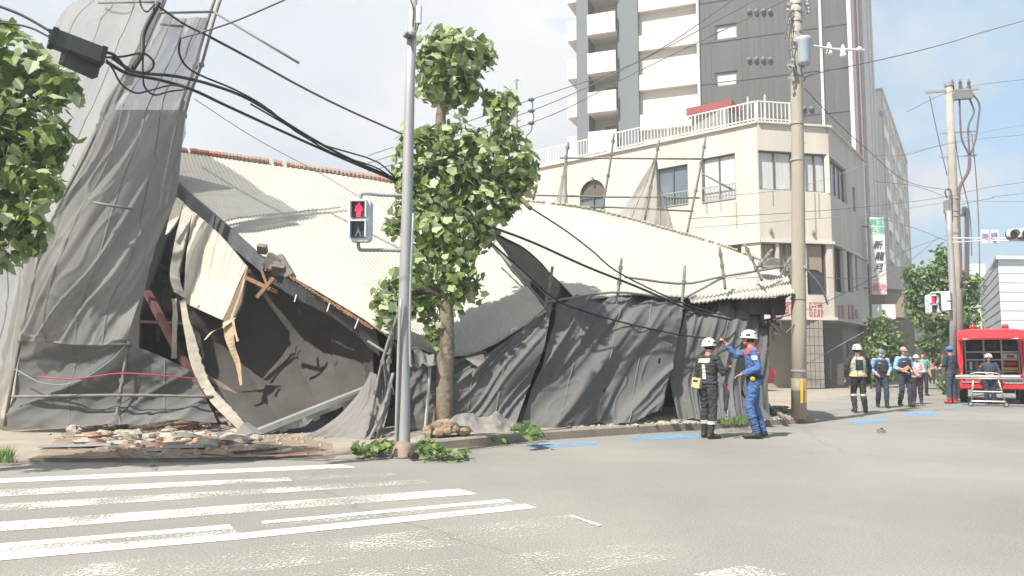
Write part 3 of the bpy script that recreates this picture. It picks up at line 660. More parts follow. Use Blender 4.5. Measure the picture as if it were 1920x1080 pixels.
textobj('焼肉', Vector((cx, y_, zb_ + .36)), .42, pnk, sg)
ym = ribbon([(cx - Wd * .4, y_, zb_ + .75), (cx, y_, zb_ + .95), (cx + Wd * .42, y_, zb_ + 1.25)], .09, (0, 0, 1), .006, 8).build('yellow_swoosh', mat('sign_yellow', (.65, .5, .18), .6), sg)
MB().tube([P(1618, 425, 46.5), P(1631, 425, 46)], .05, 6).tube([P(1618, 540, 46.5), P(1631, 540, 46)], .05, 6).build('bracket', M_greyb, sg)
# ================================================================ COLLAPSED HOUSE
ch = thing('collapsed_house', P(800, 790, 19), 'collapsed long house under cream corrugated roof sheets, torn open at its left gable', 'collapsed building'); ch.location.z = .1
def cor(n_, amp=.016):
    return lambda u, v, p: .018 * ((v * 3.001) % 1) + amp * math.sin(u * n_ * 2 * math.pi) + .035 * noise.noise(Vector((u * 5, v * 3, 3))) + .012 * noise.noise(Vector((u * 16, v * 7, 7)))
r1 = [[(312, 281, 19.8), (440, 297, 20.1), (625, 324, 20.6), (800, 352, 21.1), (935, 377, 21.7)],
      [(324, 330, 18.8), (480, 360, 19.1), (665, 385, 19.5), (810, 408, 20), (916, 425, 20.4)],
      [(410, 408, 17.7), (560, 430, 17.9), (720, 455, 18.2), (850, 470, 18.5), (946, 471, 18.9)],
      [(498, 487, 16.6), (630, 505, 16.7), (775, 535, 16.9), (890, 530, 17.1), (976, 517, 17.5)],
      [(600, 549, 15.6), (690, 565, 15.6), (810, 600, 15.8), (915, 580, 16), (1001, 551, 16.3)],
      [(702, 613, 14.7), (752, 640, 14.6), (845, 668, 14.7), (925, 645, 15), (1024, 583, 15.3)]]
rows = [PP(r) for r in r1]
thick(surf(rows, 504, 34, cor(72, .0065)), (0, .02, -.02)).build('roof_sheet', M_roof, ch, smooth=True)
R1 = rows
r2 = [[(930, 374, 22), (1095, 391, 21.5), (1255, 432, 20.9), (1365, 466, 20.4), (1452, 500, 19.9)],
      [(921, 425, 20.8), (1110, 440, 20.3), (1270, 467, 20), (1385, 491, 19.7), (1465, 514, 19.4)],
      [(985, 466, 19.2), (1130, 485, 19), (1284, 502, 19), (1395, 514, 19), (1478, 525, 18.9)],
      [(1040, 519, 17.6), (1152, 522, 17.7), (1295, 530, 18.1), (1405, 534, 18.3), (1484, 535, 18.4)],
      [(1080, 563, 16.3), (1167, 554, 16.7), (1300, 556, 17.3), (1412, 552, 17.7), (1488, 544, 18)]]
rows = [PP(r) for r in r2]
thick(surf(rows, 420, 26, cor(60, .004)), (0, .02, -.02)).build('roof_sheet', M_roof, ch, smooth=True)
R2 = rows
# lower canopy strip in front of the right roof
r3 = [PP([(1290, 557, 17.4), (1360, 545, 17.6), (1430, 529, 18.0), (1480, 516, 18.2)]), PP([(1296, 567, 17.0), (1366, 560, 17.1), (1436, 556, 17.3), (1490, 549, 17.5)])]
thick(surf(r3, 160, 4, cor(26, .018)), (0, .02, -.03)).build('canopy_sheet', M_roof, ch, smooth=True)
# ridge tiles, one short barrel after another
for rr, n_, rad, tm in ((R1[0], 96, .10, M_tile), (R2[0], 70, .045, M_rub1)):
    rt = MB()
    for i in range(n_):
        a = spl(rr, i / n_); b_ = spl(rr, (i + .8) / n_); j = rnd.random() * .02
        if rnd.random() < .93: rt.tube([a + Vector((0, 0, .02 + j)), b_ + Vector((0, 0, .035 + j))], [rad, rad * .8], 7)
    rt.build('ridge_tiles', tm, ch)
# body of the house: dark inside
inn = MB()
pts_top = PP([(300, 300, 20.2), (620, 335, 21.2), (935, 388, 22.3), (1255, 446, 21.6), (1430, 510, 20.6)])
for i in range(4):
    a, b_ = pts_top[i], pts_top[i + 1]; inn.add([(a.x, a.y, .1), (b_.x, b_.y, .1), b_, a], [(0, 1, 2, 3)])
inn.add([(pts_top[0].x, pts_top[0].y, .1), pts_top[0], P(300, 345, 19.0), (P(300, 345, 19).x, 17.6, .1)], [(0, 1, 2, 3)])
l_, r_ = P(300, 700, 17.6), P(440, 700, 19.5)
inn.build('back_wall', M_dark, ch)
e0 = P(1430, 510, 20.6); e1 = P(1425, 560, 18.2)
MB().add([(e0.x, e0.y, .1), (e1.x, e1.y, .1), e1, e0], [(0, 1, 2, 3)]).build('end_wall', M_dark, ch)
# near-black panel below the right roof's verge, painting the gap's deep shade
vg = [r[0] for r in R2]; pth = smooth_path(vg[1:], 12); m = MB(); 
for p in pth: m.v += [p + Vector((.03, .04, -.04)), p + Vector((-.25, .10, -1.25 - .2 * noise.noise(p * 2)))]
m.f = [(2 * i, 2 * i + 2, 2 * i + 3, 2 * i + 1) for i in range(12)]; m.mi = [0] * 12
thick(m, (.05, .05, 0)).build('gap_shade_panel', mat('gap_shade_black', (.016, .014, .013), .95, var=.5, scale=6), ch)
ls = MB()
for k in range(0):
    p = spl(pth, .15 + k * .12); ls.beam(p + Vector((-.4, -.1, -.35)), p + Vector((.5, .8, -.15)), .06, .09)
for k, (a, b_) in enumerate([((905, 445, 19.6), (1040, 572, 16.2)), ((930, 470, 19), (1020, 580, 15.9))]): ls.beam(P(*a), P(*b_), .09, .12)
ls.build('rafter', M_brownw, ch)
# fascia board along the left verge
fm_ = MB()
top = PP([(326, 338, 18.5), (412, 411, 17.4), (498, 489, 16.4)]); bot = PP([(330, 372, 18.45), (408, 441, 17.35), (492, 512, 16.35)])
fa = surf([top, bot], 18, 2, lambda u, v, p: .015 * math.sin(u * 40) * v); thick(fa, (.03, .10, 0)).build('fascia_board', M_fascia, ch)
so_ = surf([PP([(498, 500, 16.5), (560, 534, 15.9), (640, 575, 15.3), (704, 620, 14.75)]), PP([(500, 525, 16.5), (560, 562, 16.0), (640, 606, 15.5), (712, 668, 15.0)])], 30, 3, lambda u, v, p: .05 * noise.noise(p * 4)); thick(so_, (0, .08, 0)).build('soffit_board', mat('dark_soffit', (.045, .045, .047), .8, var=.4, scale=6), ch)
ft = MB()
for i in range(34):
    p = spl(PP([(500, 488, 16.55), (600, 551, 15.55), (704, 616, 14.7)]), i / 34); ft.box(p + Vector((0, -.01, -.03)), (.07, .06, .03 + rnd.random() * .05), Matrix.Rotation(rnd.random(), 3, 'Y'))
ft.build('broken_tile_edge', M_wood, ch)
for a, b_ in (((556, 552, 15.7), (552, 566, 15.7)), ((618, 568, 15.2), (613, 584, 15.2)), ((672, 598, 14.9), (665, 616, 14.9))):
    MB().beam(P(*a), P(*b_), .02, .02).build('gutter_hook', M_white, ch)
# gable cladding, hanging in torn sheets
def sheetpoly(pts, nm, m_, n_=1, off=(.02, .05, 0), parent=ch):
    return MB().prism(PP(pts), off).build(nm, m_, parent)
clr = [PP([(360, 396, 17.1), (410, 440, 16.8), (462, 500, 16.4)]), PP([(350, 480, 16.9), (390, 525, 16.5), (440, 550, 16.1)]), PP([(342, 566, 16.5), (384, 585, 16.1), (417, 600, 15.8)])]
thick(surf(clr, 48, 8, lambda u, v, p: -.018 * (abs((u * 11) % 1 - .5) < .07) + .04 * noise.noise(p * 1.5)), (.02, .04, 0)).build('cladding_panel', M_clad, ch)
s2 = [PP([(344, 382, 17.3), (360, 398, 17.2)]), PP([(328, 450, 17.0), (343, 470, 17.0)]), PP([(318, 515, 16.7), (334, 525, 16.8)]), PP([(326, 548, 16.5), (352, 562, 16.5)])]
thick(surf(s2, 6, 16, lambda u, v, p: .03 * noise.noise(p * 3)), (.02, .04, 0)).build('cladding_panel', M_clad, ch)
s2 = [PP([(331, 370, 17.4), (343, 380, 17.4)]), PP([(318, 405, 17.2), (334, 410, 17.2)]), PP([(310, 440, 17), (316, 436, 17)])]
thick(surf(s2, 4, 8), (.02, .04, 0)).build('cladding_panel', M_clad, ch)
# folded corner of the cladding and its torn orange edge
sheetpoly([(463, 502, 16.2), (417, 600, 15.75), (432, 608, 15.8), (452, 570, 16)], 'torn_edge', M_tanw)
for pts, wd in (([(463, 500, 16.1), (452, 545, 16), (436, 590, 15.8), (432, 606, 15.7)], .05), ([(436, 598, 15.6), (420, 612, 15.5), (398, 622, 15.4), (384, 637, 15.35)], (.15, .05)), ([(428, 600, 15.6), (430, 630, 15.5), (436, 655, 15.45), (446, 682, 15.4), (452, 722, 15.35)], (.22, .05)), ([(436, 596, 15.5), (440, 620, 15.45), (446, 640, 15.4)], .05)):
    ribbon(PP(pts), wd, (1, .2, .4)).build('torn_strip', mat('torn_lath', (.42, .30, .19), .9, var=.25, scale=6), ch)
# big inner wall lining, bowed like a shell
iw = [PP([(342, 572, 16.3), (400, 556, 16.7), (480, 500, 17.0), (580, 530, 16.9), (660, 590, 16.3), (706, 640, 15.6)]),
      PP([(352, 640, 16.0), (410, 640, 16.7), (490, 620, 17.2), (590, 630, 17.1), (650, 650, 16.5), (702, 680, 15.6)]),
      PP([(384, 722, 15.6), (430, 722, 16.0), (510, 720, 16.4), (590, 712, 16.5), (650, 706, 16.1), (700, 715, 15.6)]),
      PP([(447, 799, 15.0), (475, 808, 14.8), (530, 800, 15.0), (600, 778, 15.3), (650, 755, 15.4), (700, 735, 15.5)])]
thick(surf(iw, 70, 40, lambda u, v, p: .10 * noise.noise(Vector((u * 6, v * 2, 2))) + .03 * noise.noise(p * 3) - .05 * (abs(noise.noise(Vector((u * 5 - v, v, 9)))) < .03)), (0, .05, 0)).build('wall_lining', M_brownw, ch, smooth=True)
eg = [PP([(337, 564, 16.1), (349, 562, 16.1)]), PP([(346, 625, 15.85), (366, 622, 15.85)]), PP([(360, 690, 15.6), (386, 687, 15.65)]), PP([(394, 752, 15.25), (420, 746, 15.3)]), PP([(444, 803, 14.9), (466, 798, 14.95)])]
thick(surf(eg, 22, 90, lambda u, v, p: .03 * noise.noise(p * 2.5), lambda u, v: u < .82 + .26 * noise.noise(Vector((v * 4, 1, 1))) + .07 * noise.noise(Vector((v * 31, 2, 1)))), (0, .03, 0)).build('torn_edge', mat('torn_board_edge', (.30, .27, .22), .9, var=.3, scale=5), ch)  # torn edge strip, coloured paler than the lining to paint its lit edge
ribbon(PP([(370, 700, 15.7), (420, 725, 15.9), (480, 770, 15.8)]), .10, (0, 0, 1)).build('torn_strip', M_tanw, ch)
for pts, wd in (([(480, 610, 18.0), (484, 680, 17.5), (505, 740, 16.8), (540, 772, 16.0)], .06), ([(608, 690, 17.7), (600, 715, 17.5), (594, 740, 16.9)], .05)):
    ribbon(PP(pts), wd, (1, 0, 0), n=12).build('torn_strip', M_fascia, ch)
# broken timbers
tb = MB()
for a, b_, w_ in (((460, 520, 15.9), (520, 548, 15.8), .07), ((482, 558, 15.7), (513, 521, 15.7), .07), ((490, 505, 15.9), (505, 545, 15.9), .05), ((500, 492, 16.3), (545, 520, 16.2), .12)):
    tb.beam(P(*a), P(*b_), w_, w_)
tb.build('broken_timber', M_wood, ch)
jm = MB()
for px, py, d_, sz in ((492, 467, 16.5, .19), (512, 492, 16.3, .3), (524, 505, 16.2, .26), (505, 500, 16.4, .2)):
    jm.box(P(px, py, d_), (sz, sz * .6, sz), Matrix.Rotation(rnd.random() * 2, 3, 'Y') @ Matrix.Rotation(rnd.random(), 3, 'X'))
jm.build('broken_gable_tile', mat('broken_tile_grey', (.13, .115, .095), .9, var=.4, scale=8), ch)
MB().prism(PP([(505, 483, 16.4), (527, 476, 16.2), (548, 512, 16.0), (535, 520, 16.1)]), (.03, .06, 0)).build('bent_flashing', M_rub3, ch)
# studs and floor beams seen through the open gable
sm = MB()
for a, b_, w_ in (((285, 440, 19), (350, 455, 19), .1), ((270, 500, 18.8), (345, 505, 18.8), .12), ((255, 572, 18.5), (345, 577, 18.5), .22), ((262, 603, 17.6), (345, 606, 17.6), .06), ((325, 400, 18.6), (322, 560, 18.6), .1), ((300, 430, 19), (296, 640, 18.6), .08)):
    sm.beam(P(*a), P(*b_), w_, w_)
sm.build('floor_beam', mat('dusty_beam', (.10, .075, .06), .9, var=.3, scale=4), ch)
MB().prism(PP([(262, 520, 18.9), (345, 530, 18.9), (345, 575, 18.7), (258, 570, 18.7)]), (0, .04, 0)).build('plaster_board', M_rub3, ch)
MB().beam(P(276, 548, 16.9), P(408, 800, 15.5), .13, .12).build('red_girder', M_rust, ch)
ribbon(PP([(326, 560, 16.1), (328, 590, 16.1), (327, 620, 16.1), (326, 672, 16.05)]), .10, (1, 0, 0), th=.03).build('hanging_strip', M_clad, ch)
# fallen eaves gutter and crushed wall under it
g_ = MB(); g_.beam(P(463, 818, 14.3), P(705, 722, 15.4), .26, .10); g_.build('fallen_gutter', M_galv, ch)
gl = surf([PP([(470, 812, 14.25), (560, 780, 14.6), (640, 750, 14.95), (705, 722, 15.25)]), PP([(480, 832, 14.3), (565, 806, 14.7), (640, 776, 15.0), (705, 745, 15.3)])], 60, 4, lambda u, v, p: .06 * noise.noise(p * 3) * v, lambda u, v: v < .55 + .5 * noise.noise(Vector((u * 12, 3, 1))))
thick(gl, (0, .03, 0)).build('gutter_lip', mat('gutter_pale', (.26, .26, .245), .7, var=.2, scale=5), ch)
cw_ = surf([PP([(470, 812, 14.6), (560, 785, 15.0), (705, 728, 15.6)]), PP([(480, 836, 14.5), (570, 836, 14.6), (705, 836, 14.6)])], 30, 8, lambda u, v, p: .12 * noise.noise(p * 2.5)); thick(cw_, (0, .04, 0)).build('crushed_panel', M_fascia, ch)
MB().box(P(468, 812, 14.2), (.34, .3, .2), Matrix.Rotation(.6, 3, 'Y')).build('gutter_end', M_galv, ch)
# right end: broken eave with hanging rods
be = surf([PP([(1382, 566, 17.6), (1430, 558, 17.7), (1475, 560, 17.9)]), PP([(1378, 590, 17.6), (1430, 588, 17.7), (1472, 590, 17.9)])], 40, 5, lambda u, v, p: .05 * noise.noise(p * 6)); thick(be, (0, .3, 0)).build('broken_eave', M_brownw, ch)
bm_ = MB()
for a, b_, w_ in (((1395, 606, 17.7), (1465, 596, 17.8), .05), ((1398, 612, 17.8), (1462, 608, 17.8), .07), ((1430, 585, 17.7), (1430, 612, 17.7), .05), ((1448, 575, 17.7), (1452, 620, 17.7), .09), ((1446, 605, 17.6), (1452, 640, 17.6), .045), ((1448, 608, 17.5), (1466, 628, 17.5), .045), ((1452, 625, 17.5), (1466, 628, 17.4), .05), ((1460, 560, 17.8), (1486, 545, 17.9), .12), ((1440, 598, 17.9), (1440, 650, 17.8), .04)):
    bm_.beam(P(*a), P(*b_), w_, w_)
bm_.build('bent_bracket', mat('bent_steel', (.05, .045, .04), .7, var=.3), ch)
MB().tube(PP([(1462, 600, 17.6), (1466, 618, 17.6), (1474, 624, 17.6), (1490, 608, 17.6)]), .015, 6).build('hanging_rod', M_wire, ch)
MB().prism(PP([(1426, 498, 18.6), (1450, 482, 18.5), (1464, 486, 18.5), (1462, 498, 18.5), (1440, 502, 18.5)]), (.05, .4, .02)).build('bent_flashing', M_rub3, ch)
# crumpled lower edge of the left roof
lr = MB()
lr.tube(smooth_path(PP([(775, 660, 14.6), (850, 678, 14.65), (890, 666, 14.8), (912, 662, 14.9)]), 12), .05, 6)
lr.build('eave_rod', M_fascia, ch)
sheetpoly([(872, 672, 14.5), (905, 664, 14.6), (910, 676, 14.6), (886, 708, 14.5), (884, 700, 14.5), (896, 688, 14.5)], 'bent_flashing', M_rub3)

# ================================================================ SCAFFOLDING AND SHEETS
def scaffold(nm_label, base, poles, bars, r=.026, couplers=True, cat='scaffold'):
    t = thing('scaffold', base, nm_label, cat)
    for pts in poles:
        w_ = PP(pts); p = smooth_path(w_, 12) if len(w_) > 2 else w_; o = MB().tube(p, r, 8).build('pole', M_steel, t, smooth=True)
        if couplers:
            for k in range(2, 11, 3):
                q_ = spl(p, k / 12) if len(p) > 2 else p[0].lerp(p[1], k / 12); MB().box(q_, (r * 2.5, r * 2.4, r * 2.6), Matrix.Rotation(rnd.random(), 3, 'Z')).build('coupler', M_steel, o)
    for pts in bars:
        w_ = PP(pts); MB().tube(smooth_path(w_, 10) if len(w_) > 2 else w_, r * .85, 7).build('cross_bar', M_steel, t, smooth=True)
    return t
PL = [(9, 800, 15.0), (27, 689, 15.1), (49, 587, 15.2), (71, 489, 15.3), (102, 400, 15.4), (148, 315, 15.5), (185, 237, 15.6), (222, 155, 15.7), (259, 93, 15.8), (303, -20, 15.9)]
PRt = [(311, 400, 16.6), (318, 352, 16.6), (337, 259, 16.6), (355, 181, 16.6), (378, 122, 16.6), (400, 41, 16.6), (420, -20, 16.6)]
scaffold('tall leaning left scaffold holding up the grey mesh sheets', P(9, 800, 15.0), [PL, [(a + 14, b, d + .1) for a, b, d in PL[3:]], PRt, [(a - 12, b + 3, d + .1) for a, b, d in PRt], [(218, 797, 14.9), (224, 745, 14.95), (242, 640, 15.1)]],
         [[(300, 24, 15.9), (400, 22, 16.6)], [(300, 45, 15.9), (345, 50, 16.2)], [(22, 744, 14.9), (222, 741, 14.85), (400, 744, 15.3)], [(60, 637, 14.9), (140, 645, 14.85), (245, 646, 15.0)], [(185, 5, 17.5), (295, 3, 16)], [(188, 210, 15.6), (205, 236, 15.8)], [(345, 190, 16.5), (325, 268, 16.4)], [(175, 380, 14.9), (250, 392, 15.2)], [(400, 22, 16.6), (560, 118, 16.0)]], r=.032)
PRr = [[(1036, 500, 15.6), (1029, 545, 15.55), (1021, 588, 15.5), (1021, 660, 15.45)], [(1165, 484, 16.4), (1160, 540, 16.4), (1150, 600, 16.4)], [(1284, 498, 17), (1281, 545, 17), (1274, 600, 16.95), (1250, 720, 16.8), (1238, 770, 16.7)], [(1349, 463, 17.2), (1355, 505, 17.2), (1360, 543, 17.2)], [(1396, 458, 17.4), (1412, 490, 17.4), (1429, 527, 17.4)], [(1448, 468, 17.6), (1430, 490, 17.5), (1418, 505, 17.5)], [(1487, 478, 17.8), (1472, 500, 17.7), (1462, 520, 17.7)], [(1474, 500, 17.7), (1486, 530, 17.8)],[(984, 702, 15.2), (970, 800, 15.1)]]
scaffold('low bent scaffold along the front eave of the right roof', P(984, 800, 15.2), PRr, [[(1022, 567, 15.5), (1090, 556, 15.9), (1165, 548, 16.4), (1270, 562, 17)], [(1172, 519, 16.4), (1280, 532, 17), (1357, 518, 17.2), (1470, 500, 17.7)], [(1278, 562, 17), (1356, 520, 17.2)], [(910, 440, 17.5), (1024, 575, 15.6)]], r=.030)
PB = [[(1066, 266, 23.5), (1060, 305, 23.5), (1047, 400, 23.5)], [(1151, 250, 23.5), (1145, 300, 23.5), (1128, 400, 23.5)], [(1236, 262, 23.5), (1226, 320, 23.5), (1206, 425, 23.5)], [(1323, 258, 23.5), (1312, 320, 23.5), (1286, 448, 23.5)], [(1006, 345, 23.5), (999, 378, 23.5)]]
scaffold('bare rear scaffold poles standing behind the ridge in front of the white building', P(1128, 400, 23.5), PB, [[(1050, 296, 23.5), (1322, 298, 23.5)], [(1005, 366, 23.5), (1135, 369, 23.5), (1312, 371, 23.5)], [(1005, 384, 23.5), (1135, 388, 23.5), (1300, 396, 23.5)], [(1316, 325, 23.5), (1372, 355, 23.0)]], r=.034)

M_seamd = mat('sheet_seam', (.13, .125, .118), .85)
def sheet(nm_label, rows, nu, nv, fn, m_, ragged=None, nm='mesh_sheet', grp=None):
    sf = surf([PP(r) for r in rows], nu, nv, fn, ragged); o = sf.build(nm, m_, smooth=True, label=nm_label, cat='mesh sheet')
    if nu >= 60 and nm == 'mesh_sheet':
        for fr_ in (.25, .5, .75):
            i = int(nu * fr_); col_ = [sf.v[j * (nu + 1) + i] for j in range(nv + 1)]; sm2 = MB(); vs = []
            for p in col_: vs += [p + Vector((-.012, -.012, 0)), p + Vector((.012, -.012, 0))]
            sm2.add(vs, [(2 * q, 2 * q + 1, 2 * q + 3, 2 * q + 2) for q in range(nv)]); sm2.build('seam', M_seamd, o)
    if grp: o['group'] = grp
    return o
sheet('tall grey mesh sheet draped down between the two leaning poles of the left scaffold', [
    [(297, 30, 15.9), (350, 34, 16.2), (400, 32, 16.6)], [(258, 120, 15.8), (320, 110, 16.1), (372, 125, 16.6)],
    [(194, 200, 15.5), (280, 195, 15.8), (345, 212, 16.5)], [(165, 300, 15.3), (250, 290, 15.6), (325, 300, 16.5)],
    [(106, 400, 15.2), (210, 395, 15.3), (312, 400, 16.5)], [(72, 490, 15.1), (180, 500, 15.0), (286, 490, 16.0)],
    [(50, 590, 15.0), (150, 580, 14.9), (258, 575, 15.4)], [(40, 640, 14.95), (140, 646, 14.8), (243, 648, 15.0)]], 110, 150,
    lambda u, v, p: folds(3, 3.5, .17, .95, .010)(u, v, p), M_net)
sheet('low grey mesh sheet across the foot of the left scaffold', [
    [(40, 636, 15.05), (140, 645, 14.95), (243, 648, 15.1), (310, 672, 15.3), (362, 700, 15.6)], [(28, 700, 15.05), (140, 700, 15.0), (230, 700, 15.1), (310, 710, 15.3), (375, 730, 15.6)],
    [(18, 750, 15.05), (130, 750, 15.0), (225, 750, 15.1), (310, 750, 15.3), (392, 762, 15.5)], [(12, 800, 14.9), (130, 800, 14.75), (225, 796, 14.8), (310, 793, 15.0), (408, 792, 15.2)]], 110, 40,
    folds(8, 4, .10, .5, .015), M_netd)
sheet('pale mesh sheet on the far left side face of the leaning scaffold', [
    [(152, -30, 19), (225, -30, 17.5), (306, -30, 16.1)], [(150, 0, 19), (220, 10, 17.5), (290, 0, 16.0)], [(104, 52, 19), (190, 60, 17.5), (262, 85, 15.95)], [(60, 200, 19), (130, 200, 17.3), (212, 200, 16.1)], [(-20, 330, 19), (60, 330, 17.2), (148, 345, 15.9)], [(-60, 440, 19), (20, 440, 17), (108, 440, 15.7)]], 70, 90,
    folds(12, 4, .12, -.4, .015), M_net2)
sheet('slack mesh sheet hanging at the far left behind the outer scaffold pole', [
    [(-90, 420, 18.5), (20, 415, 17), (112, 418, 15.8)], [(-110, 600, 18.3), (0, 600, 16.8), (72, 590, 15.6)], [(-120, 720, 18.2), (-20, 720, 16.7), (44, 715, 15.4)], [(-120, 800, 18), (-20, 800, 16.5), (26, 798, 15.3)]], 60, 60,
    folds(15, 5, .22, .1, .02), M_net2)
MB().prism(PP([(196, 206, 18), (345, 206, 18), (322, 420, 18), (262, 590, 17.6), (255, 800, 17.3), (18, 800, 16.6), (50, 560, 16.8), (118, 360, 17.4)]), (0, .1, 0)).build('front_wall', mat('old_front_wall', (.17, .16, .15), .95, var=.25, scale=1), ch)
if 0: sheet('inner', [
    [(170, 215, 18), (240, 210, 18), (340, 220, 18)], [(120, 300, 17.8), (220, 300, 17.8), (326, 300, 17.8)], [(80, 430, 17.4), (190, 430, 17.4), (300, 420, 17.4)], [(60, 560, 17), (150, 560, 17), (262, 545, 17)]], 50, 50, folds(17, 5, .1, 0, .01), M_net)
ribbon(PP([(303, -10, 15.6), (285, 40, 15.55), (268, 80, 15.5), (252, 110, 15.5), (240, 160, 15.5)]), .16, (1, 0, .2)).build('furled_sheet', M_netd, label='dark furled mesh sheet tied to the upper left scaffold pole', cat='mesh sheet')
fr = .0
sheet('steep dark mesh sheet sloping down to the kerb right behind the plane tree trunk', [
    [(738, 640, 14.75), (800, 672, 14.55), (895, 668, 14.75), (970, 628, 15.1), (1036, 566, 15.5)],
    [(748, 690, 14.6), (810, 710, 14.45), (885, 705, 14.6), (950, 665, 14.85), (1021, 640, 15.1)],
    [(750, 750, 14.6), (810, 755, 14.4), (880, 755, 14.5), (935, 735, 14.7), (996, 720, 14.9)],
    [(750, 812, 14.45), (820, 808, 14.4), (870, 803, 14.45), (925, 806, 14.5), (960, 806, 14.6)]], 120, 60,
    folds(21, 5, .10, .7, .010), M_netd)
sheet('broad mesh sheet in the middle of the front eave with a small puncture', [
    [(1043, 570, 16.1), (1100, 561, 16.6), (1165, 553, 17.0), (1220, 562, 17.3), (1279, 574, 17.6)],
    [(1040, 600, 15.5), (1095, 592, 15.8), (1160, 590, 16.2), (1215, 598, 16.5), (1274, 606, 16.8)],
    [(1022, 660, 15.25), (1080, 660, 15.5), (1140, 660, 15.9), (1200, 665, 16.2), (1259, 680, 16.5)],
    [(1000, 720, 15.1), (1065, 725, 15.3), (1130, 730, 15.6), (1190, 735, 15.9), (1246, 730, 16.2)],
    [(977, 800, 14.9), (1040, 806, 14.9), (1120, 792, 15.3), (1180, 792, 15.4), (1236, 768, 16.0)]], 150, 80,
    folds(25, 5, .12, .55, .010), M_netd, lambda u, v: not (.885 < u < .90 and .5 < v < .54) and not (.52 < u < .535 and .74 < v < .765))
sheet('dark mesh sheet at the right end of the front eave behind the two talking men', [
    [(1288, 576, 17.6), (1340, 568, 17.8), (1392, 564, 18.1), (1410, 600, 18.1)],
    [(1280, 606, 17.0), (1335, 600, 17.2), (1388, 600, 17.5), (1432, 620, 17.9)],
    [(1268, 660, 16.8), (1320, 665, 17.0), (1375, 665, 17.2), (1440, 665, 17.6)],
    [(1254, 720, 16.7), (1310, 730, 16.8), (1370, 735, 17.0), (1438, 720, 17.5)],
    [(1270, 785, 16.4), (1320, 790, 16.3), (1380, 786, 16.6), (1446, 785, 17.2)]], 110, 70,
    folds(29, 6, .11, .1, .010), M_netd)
sheet('grey sheet lying spread on the ground like a sail by the signal pole', [
    [(698, 700, 15.0), (702, 700, 14.9), (706, 702, 14.8)], [(660, 750, 14.7), (690, 755, 14.5), (708, 760, 14.3)], [(600, 805, 14.3), (650, 812, 13.9), (706, 818, 13.4)], [(545, 838, 13.3), (620, 845, 13.0), (715, 845, 12.9)]], 40, 40, folds(33, 4, .06, 0, .01), M_cloth, nm='torn_sheet')
sheet('knotted pale sheet twisted round a scaffold pole left of the signal pole', [
    [(716, 688, 14.0), (724, 684, 14.0)], [(706, 740, 13.9), (733, 736, 13.9)], [(694, 790, 13.6), (722, 790, 13.6)], [(672, 838, 13.1), (712, 832, 13.2)]], 24, 40, folds(36, 3, .16, 0, .03), M_cloth, lambda u, v: noise.noise(Vector((u * 5, v * 9, 4))) < .33, nm='torn_sheet')
sheet('small grey sheet flap hanging under the roof edge right of the signal pole', [
    [(768, 650, 14.4), (800, 662, 14.4), (815, 672, 14.4)], [(776, 668, 14.2), (800, 680, 14.2), (812, 688, 14.2)], [(780, 690, 14.1), (790, 684, 14.1), (800, 688, 14.1)]], 16, 16, folds(38, 3, .05), M_cloth, nm='torn_sheet')
scaffold('two crossed scaffold poles leaning beside the signal pole', P(695, 835, 13.3), [[(746, 590, 14.0), (722, 660, 14.0), (704, 735, 13.9), (696, 780, 13.8)], [(737, 700, 13.8), (718, 770, 13.5), (685, 838, 13.1)], [(742, 600, 14.3), (728, 690, 14.2), (738, 740, 14.1)]], [[(690, 640, 14.6), (730, 665, 14.2)]], r=.030)
MB().tube(PP([(806, 690, 14.3), (803, 740, 14.2), (797, 806, 14.0)]), .028, 7).build('steel_stake', M_galv, label='thin upright steel stake against the left of the plane tree trunk', cat='stake')
# tents of mesh left standing on the rear poles
sheet('mesh sheet hanging like a tent from the tall rear scaffold pole', [
    [(1226, 300, 23.3), (1228, 300, 23.3), (1230, 300, 23.3)], [(1198, 348, 23.2), (1220, 350, 23.1), (1240, 346, 23.3)], [(1157, 412, 23.3), (1206, 428, 22.8), (1264, 436, 23.5)]], 60, 40, folds(41, 5, .12, 0, .01), M_net)
sheet('narrow mesh sheet gathered at the leftmost rear scaffold pole', [
    [(1063, 300, 23.3), (1064, 300, 23.3), (1065, 300, 23.3)], [(1052, 345, 23.2), (1058, 346, 23.1), (1064, 344, 23.3)], [(1043, 378, 23.3), (1052, 380, 22.8), (1063, 382, 23.5)]], 20, 20, folds(44, 4, .06, 0, .01), M_net)
# ropes on the left scaffold
MB().tube(smooth_path(PP([(28, 692, 14.9), (80, 718, 14.7), (140, 717, 14.7), (200, 682, 14.8), (235, 648, 14.95)]), 20), .009, 6).build('rope', mat('blue_rope', (.18, .27, .30), .8), label='thin blue-grey rope sagging between the left scaffold poles', cat='rope')
MB().tube(smooth_path(PP([(70, 706, 14.75), (140, 710, 14.7), (225, 700, 14.75), (300, 704, 14.9), (370, 710, 15.3)]), 20), .013, 6).build('rope', mat('red_rope', (.40, .05, .08), .8), label='red rope strung across the low mesh sheet on the left', cat='rope')

